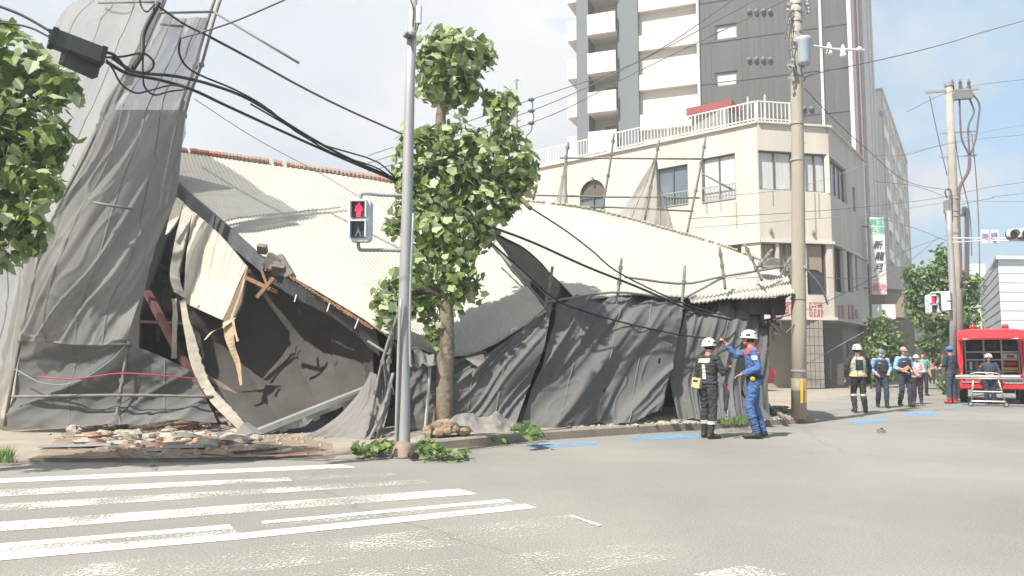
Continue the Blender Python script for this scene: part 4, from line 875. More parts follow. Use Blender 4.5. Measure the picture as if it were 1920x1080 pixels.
# ================================================================ RUBBLE
def chunk(c, s_, seed, m_, nm, lab, cat='rubble', grp=None, flat=.6):
    me = MB(); me.ell((0, 0, 0), (1, 1, 1), None, 8, 5); r_ = Matrix.Rotation(seed * 2.1, 3, 'Z')
    vs = []
    for v in me.v:
        k = 1 + .45 * noise.noise(v * 1.3 + Vector((seed * 7.3, seed, 0))) ; q_ = Vector((round(v.x * 1.6) / 1.6 * .5 + v.x * .6, round(v.y * 1.4) / 1.4 * .5 + v.y * .6, round(v.z * 1.3) / 1.3 * .4 + v.z * .6)) * k
        q_.x *= s_[0]; q_.y *= s_[1]; q_.z *= s_[2]; vs.append(c + r_ @ q_ + Vector((0, 0, s_[2] * .45)))
    me.v = vs; o = me.build(nm, m_, label=lab, cat=cat)
    if grp: o['group'] = grp
    return o
for i, (px, py, w_, l_, a_, m_) in enumerate(((300, 806, .05, .9, .4, M_wood), (345, 800, .04, .7, -.5, M_wood), (420, 806, .05, .8, .9, M_tanw), (270, 826, .03, .6, .1, M_wood), (405, 828, .18, .35, .3, M_galv), (180, 826, .10, .25, .7, M_rub2), (520, 846, .12, .4, .2, M_rub3), (560, 850, .03, .7, -.2, M_wood), (640, 848, .06, .5, .1, M_tanw), (365, 815, .22, .3, 1.0, M_clad), (310, 816, .16, .3, 2.0, M_clad))):
    c_ = G(px, py, .10); dv = Vector((math.cos(a_), math.sin(a_), .15)) * l_ / 2
    MB().beam(c_ - dv, c_ + dv, w_, .025).build('wreck_fragment', m_, label='splintered board or lath lying askew across the rubble strip', cat='fragment', group='splinters in the rubble strip')
big = [(265, 793, .26, .17, .17, M_rub1, 'pale round concrete lump beside the foot of the thin scaffold pole'), (318, 790, .17, .12, .10, M_white, 'white plaster block on top of the left rubble heap'),
       (390, 838, .30, .2, .11, M_rub1, 'cream concrete block in front of the fallen gutter end'), (440, 832, .30, .2, .12, M_rub1, 'long cream concrete block touching the gutter end'), (140, 813, .12, .1, .12, M_rub1, 'small pale rock left of the rubble strip'),
       (240, 815, .28, .13, .05, M_rub1, 'flat pale slab fragment left of the rubble heap'), (355, 795, .24, .12, .05, M_rub2, 'orange brick slab at the back of the left rubble')]
for px, py, a, b_, c_, m_, lab in big: chunk(G(px, py, .06), (a, b_, c_), px * .01, m_, 'rubble_block', lab)
n_ = 0
for zone, cnt, lab, grp in (((150, 480, 788, 848), 170, 'small broken chunk in the rubble strewn before the left scaffold', 'rubble before the left scaffold'), ((1120, 1310, 782, 797), 46, 'small broken chunk under the right mesh sheets', 'rubble under the right mesh sheets'), ((1405, 1482, 752, 788), 30, 'small broken chunk beside the concrete pole', 'rubble beside the concrete pole')):
    for i in range(cnt):
        px = rnd.uniform(zone[0], zone[1]); py = rnd.triangular(zone[2], zone[3], (zone[2] + zone[3]) / 2 + 2); s_ = rnd.triangular(.02, .14, .045)
        if zone[0] == 1405: py = max(py, 740 + (px - 1405) * .45)
        chunk(G(px, py, .06 if zone[0] < 1000 else .14), (s_ * rnd.uniform(1, 2), s_, s_ * rnd.uniform(.35, .8)), rnd.random() * 9, rnd.choice([M_rub1, M_rub1, M_rub1, M_rub3, M_rub3, M_rub2] if zone[0] < 1000 else [M_rub1, M_rub3, M_rub3]), 'rubble_chunk', lab, grp=grp)
# thin gravel of the wreckage
gv = MB()
for i in range(2600):
    z_ = rnd.random()
    if z_ < .7: px = rnd.triangular(90, 620, 360); py = rnd.triangular(786, 856, 812); zz = .055
    else: px = rnd.uniform(1060, 1480); py = 800 - (px - 1060) * .04 + rnd.uniform(-9, 4); zz = .145
    p = G(px, py, zz); s_ = rnd.uniform(.008, .032); gv.box(p + Vector((0, 0, s_ * .3)), (s_ * 2, s_ * 1.4, s_), Matrix.Rotation(rnd.random() * 6, 3, 'Z') @ Matrix.Rotation(rnd.random(), 3, 'X'))
gv.build('wreckage_gravel', M_rub1, kind='stuff')
dust = MB()
pts = [G(x, y, .062) for x, y in ((60, 858), (120, 812), (220, 792), (420, 790), (640, 835), (620, 852), (480, 856), (300, 859))]
dust.add(pts, [tuple(range(8))]).build('clay_dust', paintmat('clay_dust', (.29, .215, .155), .35, fine=5, soft=.3), kind='structure')
# flat pieces
def plank(a, b_, wd, th, m_, nm, lab, cat='plank', z=0): 
    return MB().beam(a, b_, wd, th, up=Vector((.0, .15, 1))).build(nm, m_, label=lab, cat=cat)
plank(G(76, 838, .08), G(212, 834, .10), .22, .035, M_galv, 'metal_strip', 'long bent grey metal strip lying flat on the left pavement', 'metal strip')
for i, (x0, y0, x1, y1, wd, th, m_, lab) in enumerate([(162, 822, 250, 812, .10, .05, M_wood, 'brown timber offcut at the left of the rubble'), (225, 836, 345, 832, .08, .06, M_rub2, 'orange batten lying along the rubble strip'), (310, 838, 385, 836, .10, .05, M_galv, 'greenish flat strip on the rubble strip'), (350, 847, 430, 849, .07, .04, M_rub2, 'thin orange lath at the road side of the rubble'), (390, 823, 480, 815, .07, .05, M_wood, 'reddish lath below the torn wall edge'), (430, 850, 520, 842, .05, .04, M_rust, 'thin dark red strip near the dropped kerb'), (1412, 742, 1470, 782, .10, .05, M_rub3, 'tilted broken board between the men and the concrete pole'), (222, 842, 238, 856, .05, .04, M_wood, 'short splinter sticking up at the front of the rubble')]):
    zz = .08 if x0 < 1000 else .3; plank(G(x0, y0, zz), G(x1, y1, zz + .03) if x0 < 1000 else G(x1, y1, .2), wd, th, m_, 'timber_offcut', lab)
tri = MB().prism([G(1400, 786, .15), G(1450, 788, .15), P(1408, 738, 17.4)], (.1, .8, 0)).build('roofing_felt', M_fascia, label='dark folded roofing felt leaning at the right end of the wreck', cat='roofing felt')
# ================================================================ STREET POLES AND SIGNALS
sp = thing('signal_pole', G(755, 858), 'tall leaning galvanised signal pole at the crossing in front of the plane tree', 'pole')
b0 = G(755, 858); d0 = b0.y
MB().tube(PP([(755, 858, d0), (757, 830, d0 + .02), (757, 600, d0 + .15), (763, 400, d0 + .25), (768, 180, d0 + .35), (775, -30, d0 + .45)]), [.095, .092, .088, .082, .076, .07], 20).build('shaft', M_galv, sp, smooth=True)
MB().tube([b0, b0 + Vector((0, 0, .03)), P(755, 842, d0), P(756, 828, d0)], [.16, .155, .14, .105], 20).build('base_sleeve', mat('rusted_base', (.26, .19, .15), .8, var=.45, scale=3), sp, smooth=True)
MB().tube(smooth_path(PP([(742, 848, d0 - .05), (744, 760, d0 - .05), (748, 640, d0), (752, 560, d0)]), 10), .022, 8).build('conduit', M_galv, sp, smooth=True)
MB().tube(smooth_path(PP([(772, 686, d0), (769, 676, d0), (769, 560, d0), (775, 400, d0 + .1)]), 14), .018, 8).build('conduit', M_galv, sp, smooth=True)
MB().tube(PP([(786, 12, d0 + .3), (785, 44, d0 + .3)]), .045, 10).build('sensor_box', M_white, sp)
MB().tube(smooth_path(PP([(785, 44, d0 + .3), (779, 62, d0 + .3), (768, 72, d0 + .3), (760, 66, d0 + .2), (765, 60, d0 + .2)]), 12), .012, 6).build('sensor_cable', M_wire, sp)
MB().tube(smooth_path(PP([(770, 0, d0 + .3), (776, 20, d0 + .3), (774, 50, d0 + .3)]), 8), .012, 6).build('sensor_cable', M_black, sp)
bd = MB()
for px, py in ((768, 66), (757, 520), (756, 466), (765, 362)): bd.tube(PP([(px, py - 2.5, d0 + .3), (px, py + 2.5, d0 + .3)]), .098, 16)
bd.build('clamp_band', M_galv, sp)
ar = MB()
ar.tube(smooth_path(PP([(676, 376, d0 + .1), (677, 366, d0 + .1), (684, 363, d0 + .1), (720, 366, d0 + .2), (764, 367, d0 + .3)]), 14), .026, 10)
ar.build('signal_arm', mat('arm_steel', (.25, .27, .28), .5, .2), sp, smooth=True); ar = MB()
ar.tube(smooth_path(PP([(672, 455, d0 + .1), (673, 466, d0 + .1), (680, 469, d0 + .1), (720, 469, d0 + .15), (758, 470, d0 + .2)]), 14), .026, 10)
ar.build('signal_arm', mat('arm_steel', (.25, .27, .28), .5, .2), sp, smooth=True)
def rbox(mb, c, w_, h_, dep, r_, rot, seg=4, mi=0):
    pts = []
    for sx_, sz_, a0 in ((1, 1, 0), (-1, 1, 90), (-1, -1, 180), (1, -1, 270)):
        for k in range(seg + 1):
            a = R(a0 + 90 * k / seg); pts.append(Vector((sx_ * (w_ / 2 - r_) + r_ * math.cos(a), -dep / 2, sz_ * (h_ / 2 - r_) + r_ * math.sin(a))))
    mb.prism([c + rot @ p for p in pts], rot @ Vector((0, dep, 0)), mi)
M_redled = mat('red_light', (.8, .02, .05), .5, emit=((1, .03, .09), .55)); M_grey_man = mat('unlit_figure', (.09, .11, .11), .5)
def ped_signal(c, w_, h_, yaw, label, lit='red', brief=False):
    t = thing('pedestrian_signal', c - Vector((0, 0, h_ / 2)), label, 'traffic light'); rot = Matrix.Rotation(yaw, 3, 'Z')
    mb = MB(); rbox(mb, c + rot @ Vector((0, .02, 0)), w_, h_, .16, w_ * .2, rot); hs_ = mb.build('housing', M_sig, t)
    for k, sg_ in ((0, 1), (1, -1)):
        lc = c + rot @ Vector((0, -.075, sg_ * h_ * .235)); lw = w_ * .64; lh = h_ * .37
        hd = MB()
        for q_ in ((-1, 0), (1, 0), (0, 1)):
            if q_[1] == 0: hd.box(lc + rot @ Vector((q_[0] * (lw / 2 + .012), -.04, 0)), (.018, .11, lh), rot)
            else: hd.box(lc + rot @ Vector((0, -.04, lh / 2 + .012)), (lw + .04, .11, .018), rot)
        hd.build('hood', M_sig, t)
        mb = MB(); rbox(mb, lc, lw, lh, .02, lw * .12, rot); ln = mb.build('lens', M_glassd, t)
        fg = MB(); z0 = lc
        def pb(x, z, ww, hh, a=0): fg.box(z0 + rot @ Vector((x * lw, -.02, z * lh)), (ww * lw, .01, hh * lh), rot @ Matrix.Rotation(a, 3, 'Y'))
        fg.ell(z0 + rot @ Vector((0, -.016, .37 * lh)), (.085 * lw, .008, .075 * lh), rot, 10, 6)
        if k == 0:
            fg.prism([z0 + rot @ Vector((x * lw, -.013, z * lh)) for x, z in ((-.14, .27), (.14, .27), (.22, .2), (.28, -.08), (.2, -.1), (.15, .1), (.13, -.46), (.02, -.46), (0, -.12), (-.02, -.46), (-.13, -.46), (-.15, .1), (-.2, -.1), (-.28, -.08), (-.22, .2))], rot @ Vector((0, -.01, 0)))
        else:
            fg.prism([z0 + rot @ Vector((x * lw, -.013, z * lh)) for x, z in ((-.08, .27), (.08, .27), (.13, .0), (.07, -.05), (.24, -.44), (.16, -.46), (0, -.15), (-.18, -.46), (-.25, -.43), (-.07, -.05), (-.13, .0))], rot @ Vector((0, -.01, 0)))
        fg.build('standing_figure' if k == 0 else 'walking_figure', M_redled if k == 0 else M_grey_man, ln)
    lt = MB()
    for z in (-.22, .22): lt.box(c + rot @ Vector((-w_ / 2 - .012, -.02, z * h_)), (.02, .05, .03), rot)
    lt.build('latch', M_sig, t)
    return t
ped_signal(P(675.5, 414, d0 + .05), .325, .62, R(-4), 'near pedestrian signal showing a red standing figure, on the leaning pole')

def insul(mb, c, r_=.05, h_=.14): mb.tube([c, c + Vector((0, 0, h_ * .3)), c + Vector((0, 0, h_ * .35)), c + Vector((0, 0, h_ * .7)), c + Vector((0, 0, h_ * .75)), c + Vector((0, 0, h_))], [r_, r_, r_ * .6, r_, r_ * .6, r_ * .3], 10)
up = thing('utility_pole', G(1497, 783, .13), 'thick concrete utility pole with yellow strips standing at the end of the kerb', 'utility pole')
du = G(1497, 783, .13).y
MB().tube([P(1498, 785, du), P(1498, 600, du), P(1496, 300, du), P(1493, 130, du), P(1491, -60, du)], [.165, .158, .14, .125, .115], 24).build('shaft', M_conc, up, smooth=True)
for x0, x1 in ((1496, 1500.5), (1504.5, 1509)):
    c0 = P(1498, 735, du); y_ = MB(); a0 = P((x0 + x1) / 2, 755, du - .16); vs = []
    rr_ = .166
    for zpx in (755, 711):
        for px in (x0, (x0 + x1) / 2, x1):
            p = P(px, zpx, du); dx_ = p.x - P(1498, zpx, du).x; dx_ = max(-rr_ * .97, min(rr_ * .97, dx_)); vs.append(Vector((P(1498, zpx, du).x + dx_, du - math.sqrt(rr_ ** 2 - dx_ ** 2) - .004, p.z)))
    y_.add(vs, [(0, 1, 4, 3), (1, 2, 5, 4)]); y_ = thick(y_, (0, .004, 0)); y_.build('yellow_strip', M_yel, up)
MB().tube([P(1498, 757, du), P(1498, 709, du)], .163, 24).build('guard_sleeve', mat('guard_sleeve', (.20, .17, .12), .6), up, smooth=True)
hb = MB()
for py in (695, 560, 300, 232, 142, 92, 60, 40, 22, 8): hb.tube([P(1498 - (700 - py) * .008, py + 2, du), P(1498 - (700 - py) * .008, py - 2, du)], .178 - (700 - py) * .00006, 20)
hb.build('steel_band', M_galv, up)
tr_ = MB(); tr_.tube([P(1507, 122, du - .35), P(1507, 117, du - .35), P(1507, 80, du - .35), P(1507, 76, du - .35), P(1507, 71, du - .35)], [.12, .14, .15, .175, .16], 18); o = tr_.build('transformer_can', mat('transformer_paint', (.33, .38, .41), .5, .2, var=.08), up, smooth=True)
MB().tube([P(1498, 84, du - .35), P(1493, 92, du - .3)], .06, 10).build('bushing', M_frame, o)
for k in range(5): pass
am_ = MB(); am_.tube([P(1524, 86, du - .3), P(1560, 92, du), P(1620, 94, du + .2)], .03, 8); am_.build('crossarm', M_white, up)
im = MB()
for px, py in ((1555, 80), (1581, 84)):
    c = P(px, py + 24, du); insul(im, c, .07, .3)
im.ell(P(1611, 92, du + .15), (.06, .05, .06)); im.build('insulator', M_white, up, smooth=True)
sc_ = MB()
for k in range(26):
    sc_ = MB(); py = rnd.choice([10, 25, 45, 62, 100, 118, 130, 142, 150]); a = P(1491 + rnd.uniform(-16, 16), py + rnd.uniform(-8, 8), du - .1 + rnd.uniform(-.2, .1)); sc_.box(a, (.06, .05, .07), Matrix.Rotation(rnd.random() * 3, 3, 'Y')).build('fitting', M_galv, up)
for px, py in ((1478, 20), (1514, 10), (1516, 25), (1481, 45)): sc_ = MB(); insul(sc_, P(px, py, du - .1), .05, .14); sc_.build('insulator', M_galv, up)
cm_ = MB()
for pts in ([(1484, 30), (1480, 60), (1478, 90), (1486, 120), (1490, 148)], [(1484, 5), (1476, 40), (1472, 72)], [(1500, 90), (1488, 78), (1486, 100), (1495, 140)], [(1508, 5), (1514, 20), (1506, 30)]): cm_.tube(smooth_path([P(x, y, du - .2) for x, y in pts], 10), .016, 6)
cm_.build('lead_cable', M_wire, up)
stp = MB()
for k in range(9): stp.tube([P(1497 + (-8 if k % 2 else 8), 640 - k * 62, du), P(1497 + (-13 if k % 2 else 13), 640 - k * 62, du - .02)], .009, 6)
stp.build('step_bolt', M_galv, up)

# far concrete pole with its high-voltage head
dp = 30.0
u2 = thing('utility_pole', P(1796, 690, dp), 'distant concrete utility pole with a high-voltage switch head and three dropping cables', 'utility pole'); u2.location.z = 0
pb0 = P(1797, 690, dp); pb0.z = 0
MB().tube([pb0, P(1793, 500, dp), P(1786, 330, dp), P(1779, 160, dp)], [.19, .18, .155, .13], 16).build('shaft', mat('far_pole_concrete', (.30, .28, .24), .85, var=.15), u2, smooth=True)
MB().tube([P(1779, 162, dp), P(1778, 156, dp)], .16, 12).build('cap', M_galv, u2)
x_ = MB(); x_.beam(P(1736, 173, dp), P(1835, 166, dp), .09, .09)
for py in (250, 295): x_.beam(P(1762, py, dp), P(1832, py - 4, dp), .05, .05)
x_.build('crossarm', M_galv, u2)
MB().beam(P(1788, 181, dp - .2), P(1821, 178, dp - .2), .22, .28).build('switch_box', mat('switch_grey', (.17, .17, .17), .6), u2)
im = MB()
for px in (1786, 1801, 1817): insul(im, P(px, 166, dp), .07, .36)
im.build('insulator', M_frame, u2)
for pts, r_ in (([(1799, 185), (1801, 235), (1804, 262), (1818, 292)], .035), ([(1818, 185), (1826, 210), (1816, 235), (1816, 262), (1818, 292)], .035), ([(1820, 172), (1836, 195), (1834, 225), (1829, 262), (1819, 292)], .035), ([(1818, 292), (1816, 320), (1800, 350), (1797, 380), (1798, 430), (1801, 480), (1801, 540)], .06)):
    MB().tube(smooth_path([P(x, y, dp - .15) for x, y in pts], 20), r_, 7).build('dropping_cable', mat('cable_mauve', (.13, .09, .09), .7), u2, smooth=True)
for pts in ([(1743, 180), (1750, 215), (1762, 270), (1776, 330)], [(1787, 190), (1790, 250), (1800, 320), (1818, 400), (1822, 480)], [(1822, 250), (1830, 330), (1835, 420), (1837, 520)]):
    MB().tube(smooth_path([P(x, y, dp) for x, y in pts], 16), .018, 6).build('stay_wire', M_wire, u2)
MB().tube(smooth_path([P(x, y, dp - .2) for x, y in ((1776, 372), (1772, 360), (1777, 354), (1783, 360), (1782, 385), (1773, 392), (1774, 410), (1776, 420))], 20), .03, 6).build('cable_coil', M_wire, u2)
MB().box(P(1776, 388, dp - .2), (.2, .2, .5)).build('terminal_box', M_greyb, u2)
for py in (372, 395, 405, 432, 436): MB().tube([P(1790, py + 2, dp), P(1790, py - 2, dp)], .2, 12).build('steel_band', M_galv, u2)

# steel pole that carries the far signals and the road sign arm
ds = 27.5
s2p = thing('signal_pole', G(1788, 750), 'upright steel pole with two pedestrian signals beside the red vehicle', 'pole'); s2p.location = (P(1788, 754, ds).x, ds, 0)
q0 = P(1788, 754, ds); q0.z = 0
MB().tube([q0, P(1787, 560, ds), P(1781, 440, ds), P(1779, 395, ds)], [.13, .115, .10, .09], 14).build('shaft', M_galv, s2p, smooth=True)
a_ = MB(); a_.tube([P(1781, 446, ds), P(1850, 447, ds - 1), P(1990, 446, ds - 3)], .022, 8); a_.tube([P(1781, 455, ds), P(1850, 451, ds - 1), P(1990, 452, ds - 3)], .018, 8)
a_.tube([P(1745, 549, ds), P(1786, 547, ds)], .03, 8); a_.tube([P(1752, 590, ds), P(1787, 592, ds)], .03, 8)
a_.build('signal_arm', M_sig, s2p)
MB().tube(smooth_path([P(x, y, 31.5) for x, y in ((1803, 405), (1806, 392), (1811, 393), (1813, 410), (1813, 480), (1813, 520))], 14), .09, 10).build('bent_pipe_pole', M_galv, label='bent grey pipe pole rising just right of the distant concrete pole', cat='pole', smooth=True)
ped_signal(P(1747, 571, ds - .1), .36, .66, R(8), 'far pedestrian signal showing a red standing figure, over the walking group')
t_ = ped_signal(P(1773.5, 566, ds - .1), .34, .68, R(48), 'second far pedestrian signal turned aside, right against the steel pole')
for c_ in t_.children:
    for g_c in c_.children:
        if g_c.name.startswith('standing_figure'): g_c.data.materials[0] = M_grey_man
pn = thing('place_name_sign', P(1856, 455, ds - 1.15), 'white place-name sign with two bluish characters hung on the signal arm', 'road sign')
MB().box(P(1856, 443.5, ds - 1.15), (.60, .04, .47)).build('sign_plate', mat('sign_white', (.52, .50, .53), .6, var=.03), pn)
textobj('時', P(1847, 443.5, ds - 1.18), .23, mat('sign_blue', (.30, .28, .50), .6), pn, name='character'); textobj('調', P(1864, 442.5, ds - 1.18), .23, mat('sign_blue', (.30, .28, .50)), pn, name='character')
tl = thing('traffic_light', P(1905, 460, ds - 1.9), 'horizontal traffic light seen at the right edge with two dark round lamps', 'traffic light')
mb = MB(); rbox(mb, P(1922, 440, ds - 1.9), 1.15, .38, .2, .18, Matrix.Rotation(R(0), 3, 'Z')); mb.build('housing', M_sig, tl)
for px in (1897, 1919, 1941):
    c = P(px, 440, ds - 2.1); mb = MB(); mb.tube([c + Vector((0, .1, 0)), c + Vector((0, -.02, 0))], .16, 18); l_ = mb.build('lamp', mat('dim_lamp', (.10, .085, .075), .3), tl)
    mb = MB(); vs = []
    for k in range(15):
        a = R(-30 + 240 * k / 14); r_ = .175; vs += [c + Vector((math.cos(a) * r_, 0, math.sin(a) * r_)), c + Vector((math.cos(a) * r_, -.2, math.sin(a) * r_ - .02))]
    mb.add(vs, [(2 * k, 2 * k + 1, 2 * k + 3, 2 * k + 2) for k in range(14)]); thick(mb, (0, 0, .008)).build('visor', M_sig, l_)
MB().tube([P(968, 148, 40), P(969, 250, 40)], .07, 6).beam(P(963, 152, 40), P(974, 150, 40), .06, .06).build('far_mast', M_galv, label='thin far-off steel mast standing behind the plane tree crown', cat='mast')

# ================================================================ CABLES
def cable(lab, pts, r_=.02, m_=None, n_=28, nm='cable', grp=None):
    o = MB().tube(smooth_path(PP(pts), n_), r_ * .82, 6).build(nm, m_ or M_black, smooth=True, label=lab, cat='cable')
    if grp: o['group'] = grp
cable('thickest black cable from the splice box over the ridge into the plane tree', [(210, 108, 9), (255, 135, 9.4), (330, 143, 10), (400, 160, 10.8), (470, 188, 11.4), (560, 245, 12.4), (640, 290, 13.2), (740, 335, 14.2)], .026)
cable('black cable just below the thickest one in the bundle entering the plane tree', [(200, 116, 9), (240, 138, 9.4), (300, 150, 9.9), (360, 168, 10.5), (420, 196, 11.1), (520, 242, 12.2), (640, 296, 13.2), (740, 338, 14.2)], .026)
cable('black cable curling down from the red-tinted wire and along the top of the bundle', [(338, 72, 10), (336, 100, 10.1), (350, 125, 10.3), (380, 143, 10.6), (440, 168, 11), (500, 202, 11.8), (580, 262, 12.8), (700, 300, 13.8), (740, 332, 14.2)], .018)
cable('slender black cable closing the underside of the bundle before the tree', [(470, 195, 11.4), (540, 236, 12.2), (620, 285, 13), (700, 312, 13.8), (740, 336, 14.2)], .016)
cable('reddish wire sloping up out of the top of the picture from the left scaffold', [(336, 72, 10), (380, 60, 10), (450, 36, 9.8), (560, -12, 9.5)], .014, M_wire)
cable('black cable entering the upper left splice box from the left', [(-20, 5, 8.2), (40, 28, 8.2), (100, 62, 8.2)], .020)
cable('second black cable entering the splice box lower down', [(-20, 40, 8.2), (50, 50, 8.2), (98, 72, 8.2)], .014)
for i, (pts, r_) in enumerate([([(190, 96, 8.6), (215, 104, 8.7), (238, 130, 8.9), (262, 136, 9.2)], .022), ([(192, 108, 8.6), (230, 106, 8.8), (268, 100, 9), (288, 116, 9.1), (282, 132, 9.2), (262, 137, 9.2)], .016), ([(200, 112, 8.6), (212, 130, 8.7), (228, 158, 8.8), (254, 174, 9), (280, 170, 9.2), (320, 160, 9.6), (352, 164, 10)], .014), ([(268, 104, 9), (268, 140, 9), (272, 164, 9.1), (290, 178, 9.2), (316, 172, 9.5), (345, 168, 10)], .014), ([(298, 5, 9.2), (270, 60, 9.1), (266, 100, 9), (250, 128, 8.9)], .035), ([(262, 0, 9), (266, 14, 9), (276, 22, 9), (290, 8, 9.2)], .013), ([(295, 10, 9.3), (345, 45, 9.8), (400, 72, 10.2), (470, 110, 11)], .016)]):
    cable(['short thick jumper leaving the right end of the splice box', 'looped cable curling right of the splice box', 'wide slack loop hanging lowest under the splice box', 'tall narrow slack loop beside the scaffold pole', 'heavy cable bundle dropping from the top edge along the scaffold pole', 'tiny cable curl at the top of the scaffold pole', 'straight cable crossing the top of the leaning sheet'][i], pts, r_)
cable('spiral-wrapped grey cable crossing the open sky to the signal pole', [(395, 70, 10.2), (470, 110, 11), (560, 160, 12), (650, 205, 13), (762, 255, 14.5)], .022, M_wire)
cable('thin wire sagging across the sky over the orange ridge', [(365, 186, 10.5), (480, 260, 12), (600, 325, 13.5), (672, 368, 14)], .006, M_wire)
for i, (y0, y1) in enumerate(((0, 187), (0, 208), (0, 231))):
    x0 = (1370, 1420, 1480)[i]; cable(['uppermost', 'middle', 'lowest'][i] + ' of the three parallel wires sloping across the balcony tower', [(x0 + 30, -18, 30), (1200, (113, 122, 140)[i] - (0, 8, 8)[i] + (0, 0, 0)[i], 33), (995, (187, 208, 231)[i], 36), (690, (292, 306, 322)[i], 40)], .024, M_wire)
im = MB()
for y_ in (187, 208, 231): im.ell(P(996, y_, 35.9), (.16, .12, .09))
im.tube(smooth_path([P(x, y, 35.9) for x, y in ((996, 187), (999, 198), (998, 208), (1001, 220), (998, 231), (996, 245), (986, 256))], 16), .03, 6)
im.build('line_spacer', M_frame, label='row of three dark wire clamps hanging in the sky left of the tower', cat='clamp')
cable('heavy black cable running from the plane tree down past the middle of the mesh sheets', [(920, 425, 13.8), (1000, 455, 14.5), (1100, 500, 15), (1200, 540, 15.8), (1300, 583, 16.5), (1372, 600, 17)], .028)
cable('black cable falling from the cut branch towards the heavy cable', [(995, 390, 14), (1060, 432, 14.5), (1110, 470, 15), (1165, 514, 15.4), (1290, 572, 16.3), (1400, 600, 17)], .018)
cable('thin cable along the gap between the two roofs', [(905, 442, 14.5), (960, 490, 14.9), (1040, 560, 15.4), (1100, 585, 15.7), (1170, 605, 16), (1260, 625, 16.4), (1330, 635, 16.6)], .022)
cable('grey service wire from the utility pole up to the far top right', [(1506, 152, 17.5), (1530, 138, 18), (1660, 110, 22), (1780, 80, 25), (1930, 36, 29), (2500, -120, 40)], .018, M_wire)
cable('grey wire dropping right from the utility pole over the corner windows', [(1508, 165, 17.6), (1560, 220, 19), (1620, 275, 22), (1700, 340, 26), (1785, 358, 30)], .012, M_wire)
lines = [([(1310, 372), (1500, 350), (1650, 300), (1780, 268), (1930, 232)], 'white-lit wire over the corner window, highest of the right-hand spans'), ([(1290, 410), (1500, 398), (1650, 385), (1780, 368), (1930, 340)], 'wire crossing below the corner window towards the distant pole'), ([(1290, 428), (1500, 412), (1650, 400), (1790, 378), (1930, 378)], 'lowest of the thin wires crossing the white corner building'), ([(1380, 522), (1500, 518), (1620, 522), (1690, 500), (1760, 445)], 'wire running from the scaffold end to the steel signal pole'), ([(1450, 600), (1540, 570), (1620, 530), (1660, 505)], 'wire bundle rising past the second-floor bay window'), ([(1508, 500), (1540, 540), (1552, 570)], 'broken pale rod dangling right of the concrete pole'), ([(1500, 690), (1570, 650), (1620, 622)], 'thin pale wire stretched across the dark entrance'), ([(1640, 292), (1700, 290), (1780, 270), (1930, 252)], 'faint wire below the roofline of the apartment block'), ([(1790, 385), (1860, 372), (1930, 362)], 'faint wire right of the distant pole above the sign'), ([(1640, 505), (1700, 470), (1780, 440)], 'cable with a dark splice nearing the distant pole'), ([(1700, 210), (1790, 170), (1930, 148)], 'very thin wire through the cloud at the right'), ([(1640, 340), (1720, 350), (1780, 372)], 'sagging wire between the apartment block and the distant pole'), ([(1640, 405), (1720, 430), (1776, 452)], 'faint sagging wire just above the place-name sign')]
for pts, lab in lines:
    if pts[-1][0] == 1930:
        pts = pts + [(2500, pts[-1][1] + (pts[-1][1] - pts[-2][1]) * 570 / (1930 - pts[-2][0]) * .6)]
    n__ = len(pts); d1 = 17.5 if pts[0][0] < 1600 else 24; d2 = 31 if pts[-1][0] > 1700 else (18.5 if pts[0][0] < 1600 and pts[-1][0] < 1600 else 22)
    cable(lab, [(x, y, d1 + (d2 - d1) * k / (n__ - 1)) for k, (x, y) in enumerate(pts)], .010 if 'broken' not in lab else .03, M_wire if 'pale' not in lab and 'white' not in lab else M_galv, 16)
# splice box
sbx = thing('splice_box', P(145, 110, 8.2), 'dark ribbed cable splice box hanging at the upper left before the plane leaves', 'splice box')
a = P(100, 72, 8.1); b_ = P(190, 106, 8.4); dr = (b_ - a).normalized()
m = MB(); m.beam(a, b_, .16, .17); o = m.build('casing', mat('splice_casing', (.055, .058, .055), .6, var=.15), sbx)
m = MB(); off = Vector((0, -.09, 0))
for k in range(5): m.beam(a + off + Vector((0, 0, .06 - k * .03)), b_ + off + Vector((0, 0, .06 - k * .03)), .02, .012)
m.build('rib', M_black, o)
m = MB(); m.beam(a + Vector((.05, .1, -.16)), b_ + Vector((-.1, .1, -.14)), .12, .14); m.build('lower_casing', MATS['splice_casing'], sbx)
m = MB(); m.beam(b_ - dr * .02, b_ + dr * .03, .18, .19); m.build('end_cap', M_black, sbx); m = MB(); m.beam(a - dr * .03, a + dr * .02, .18, .19); m.build('end_cap', M_black, sbx)

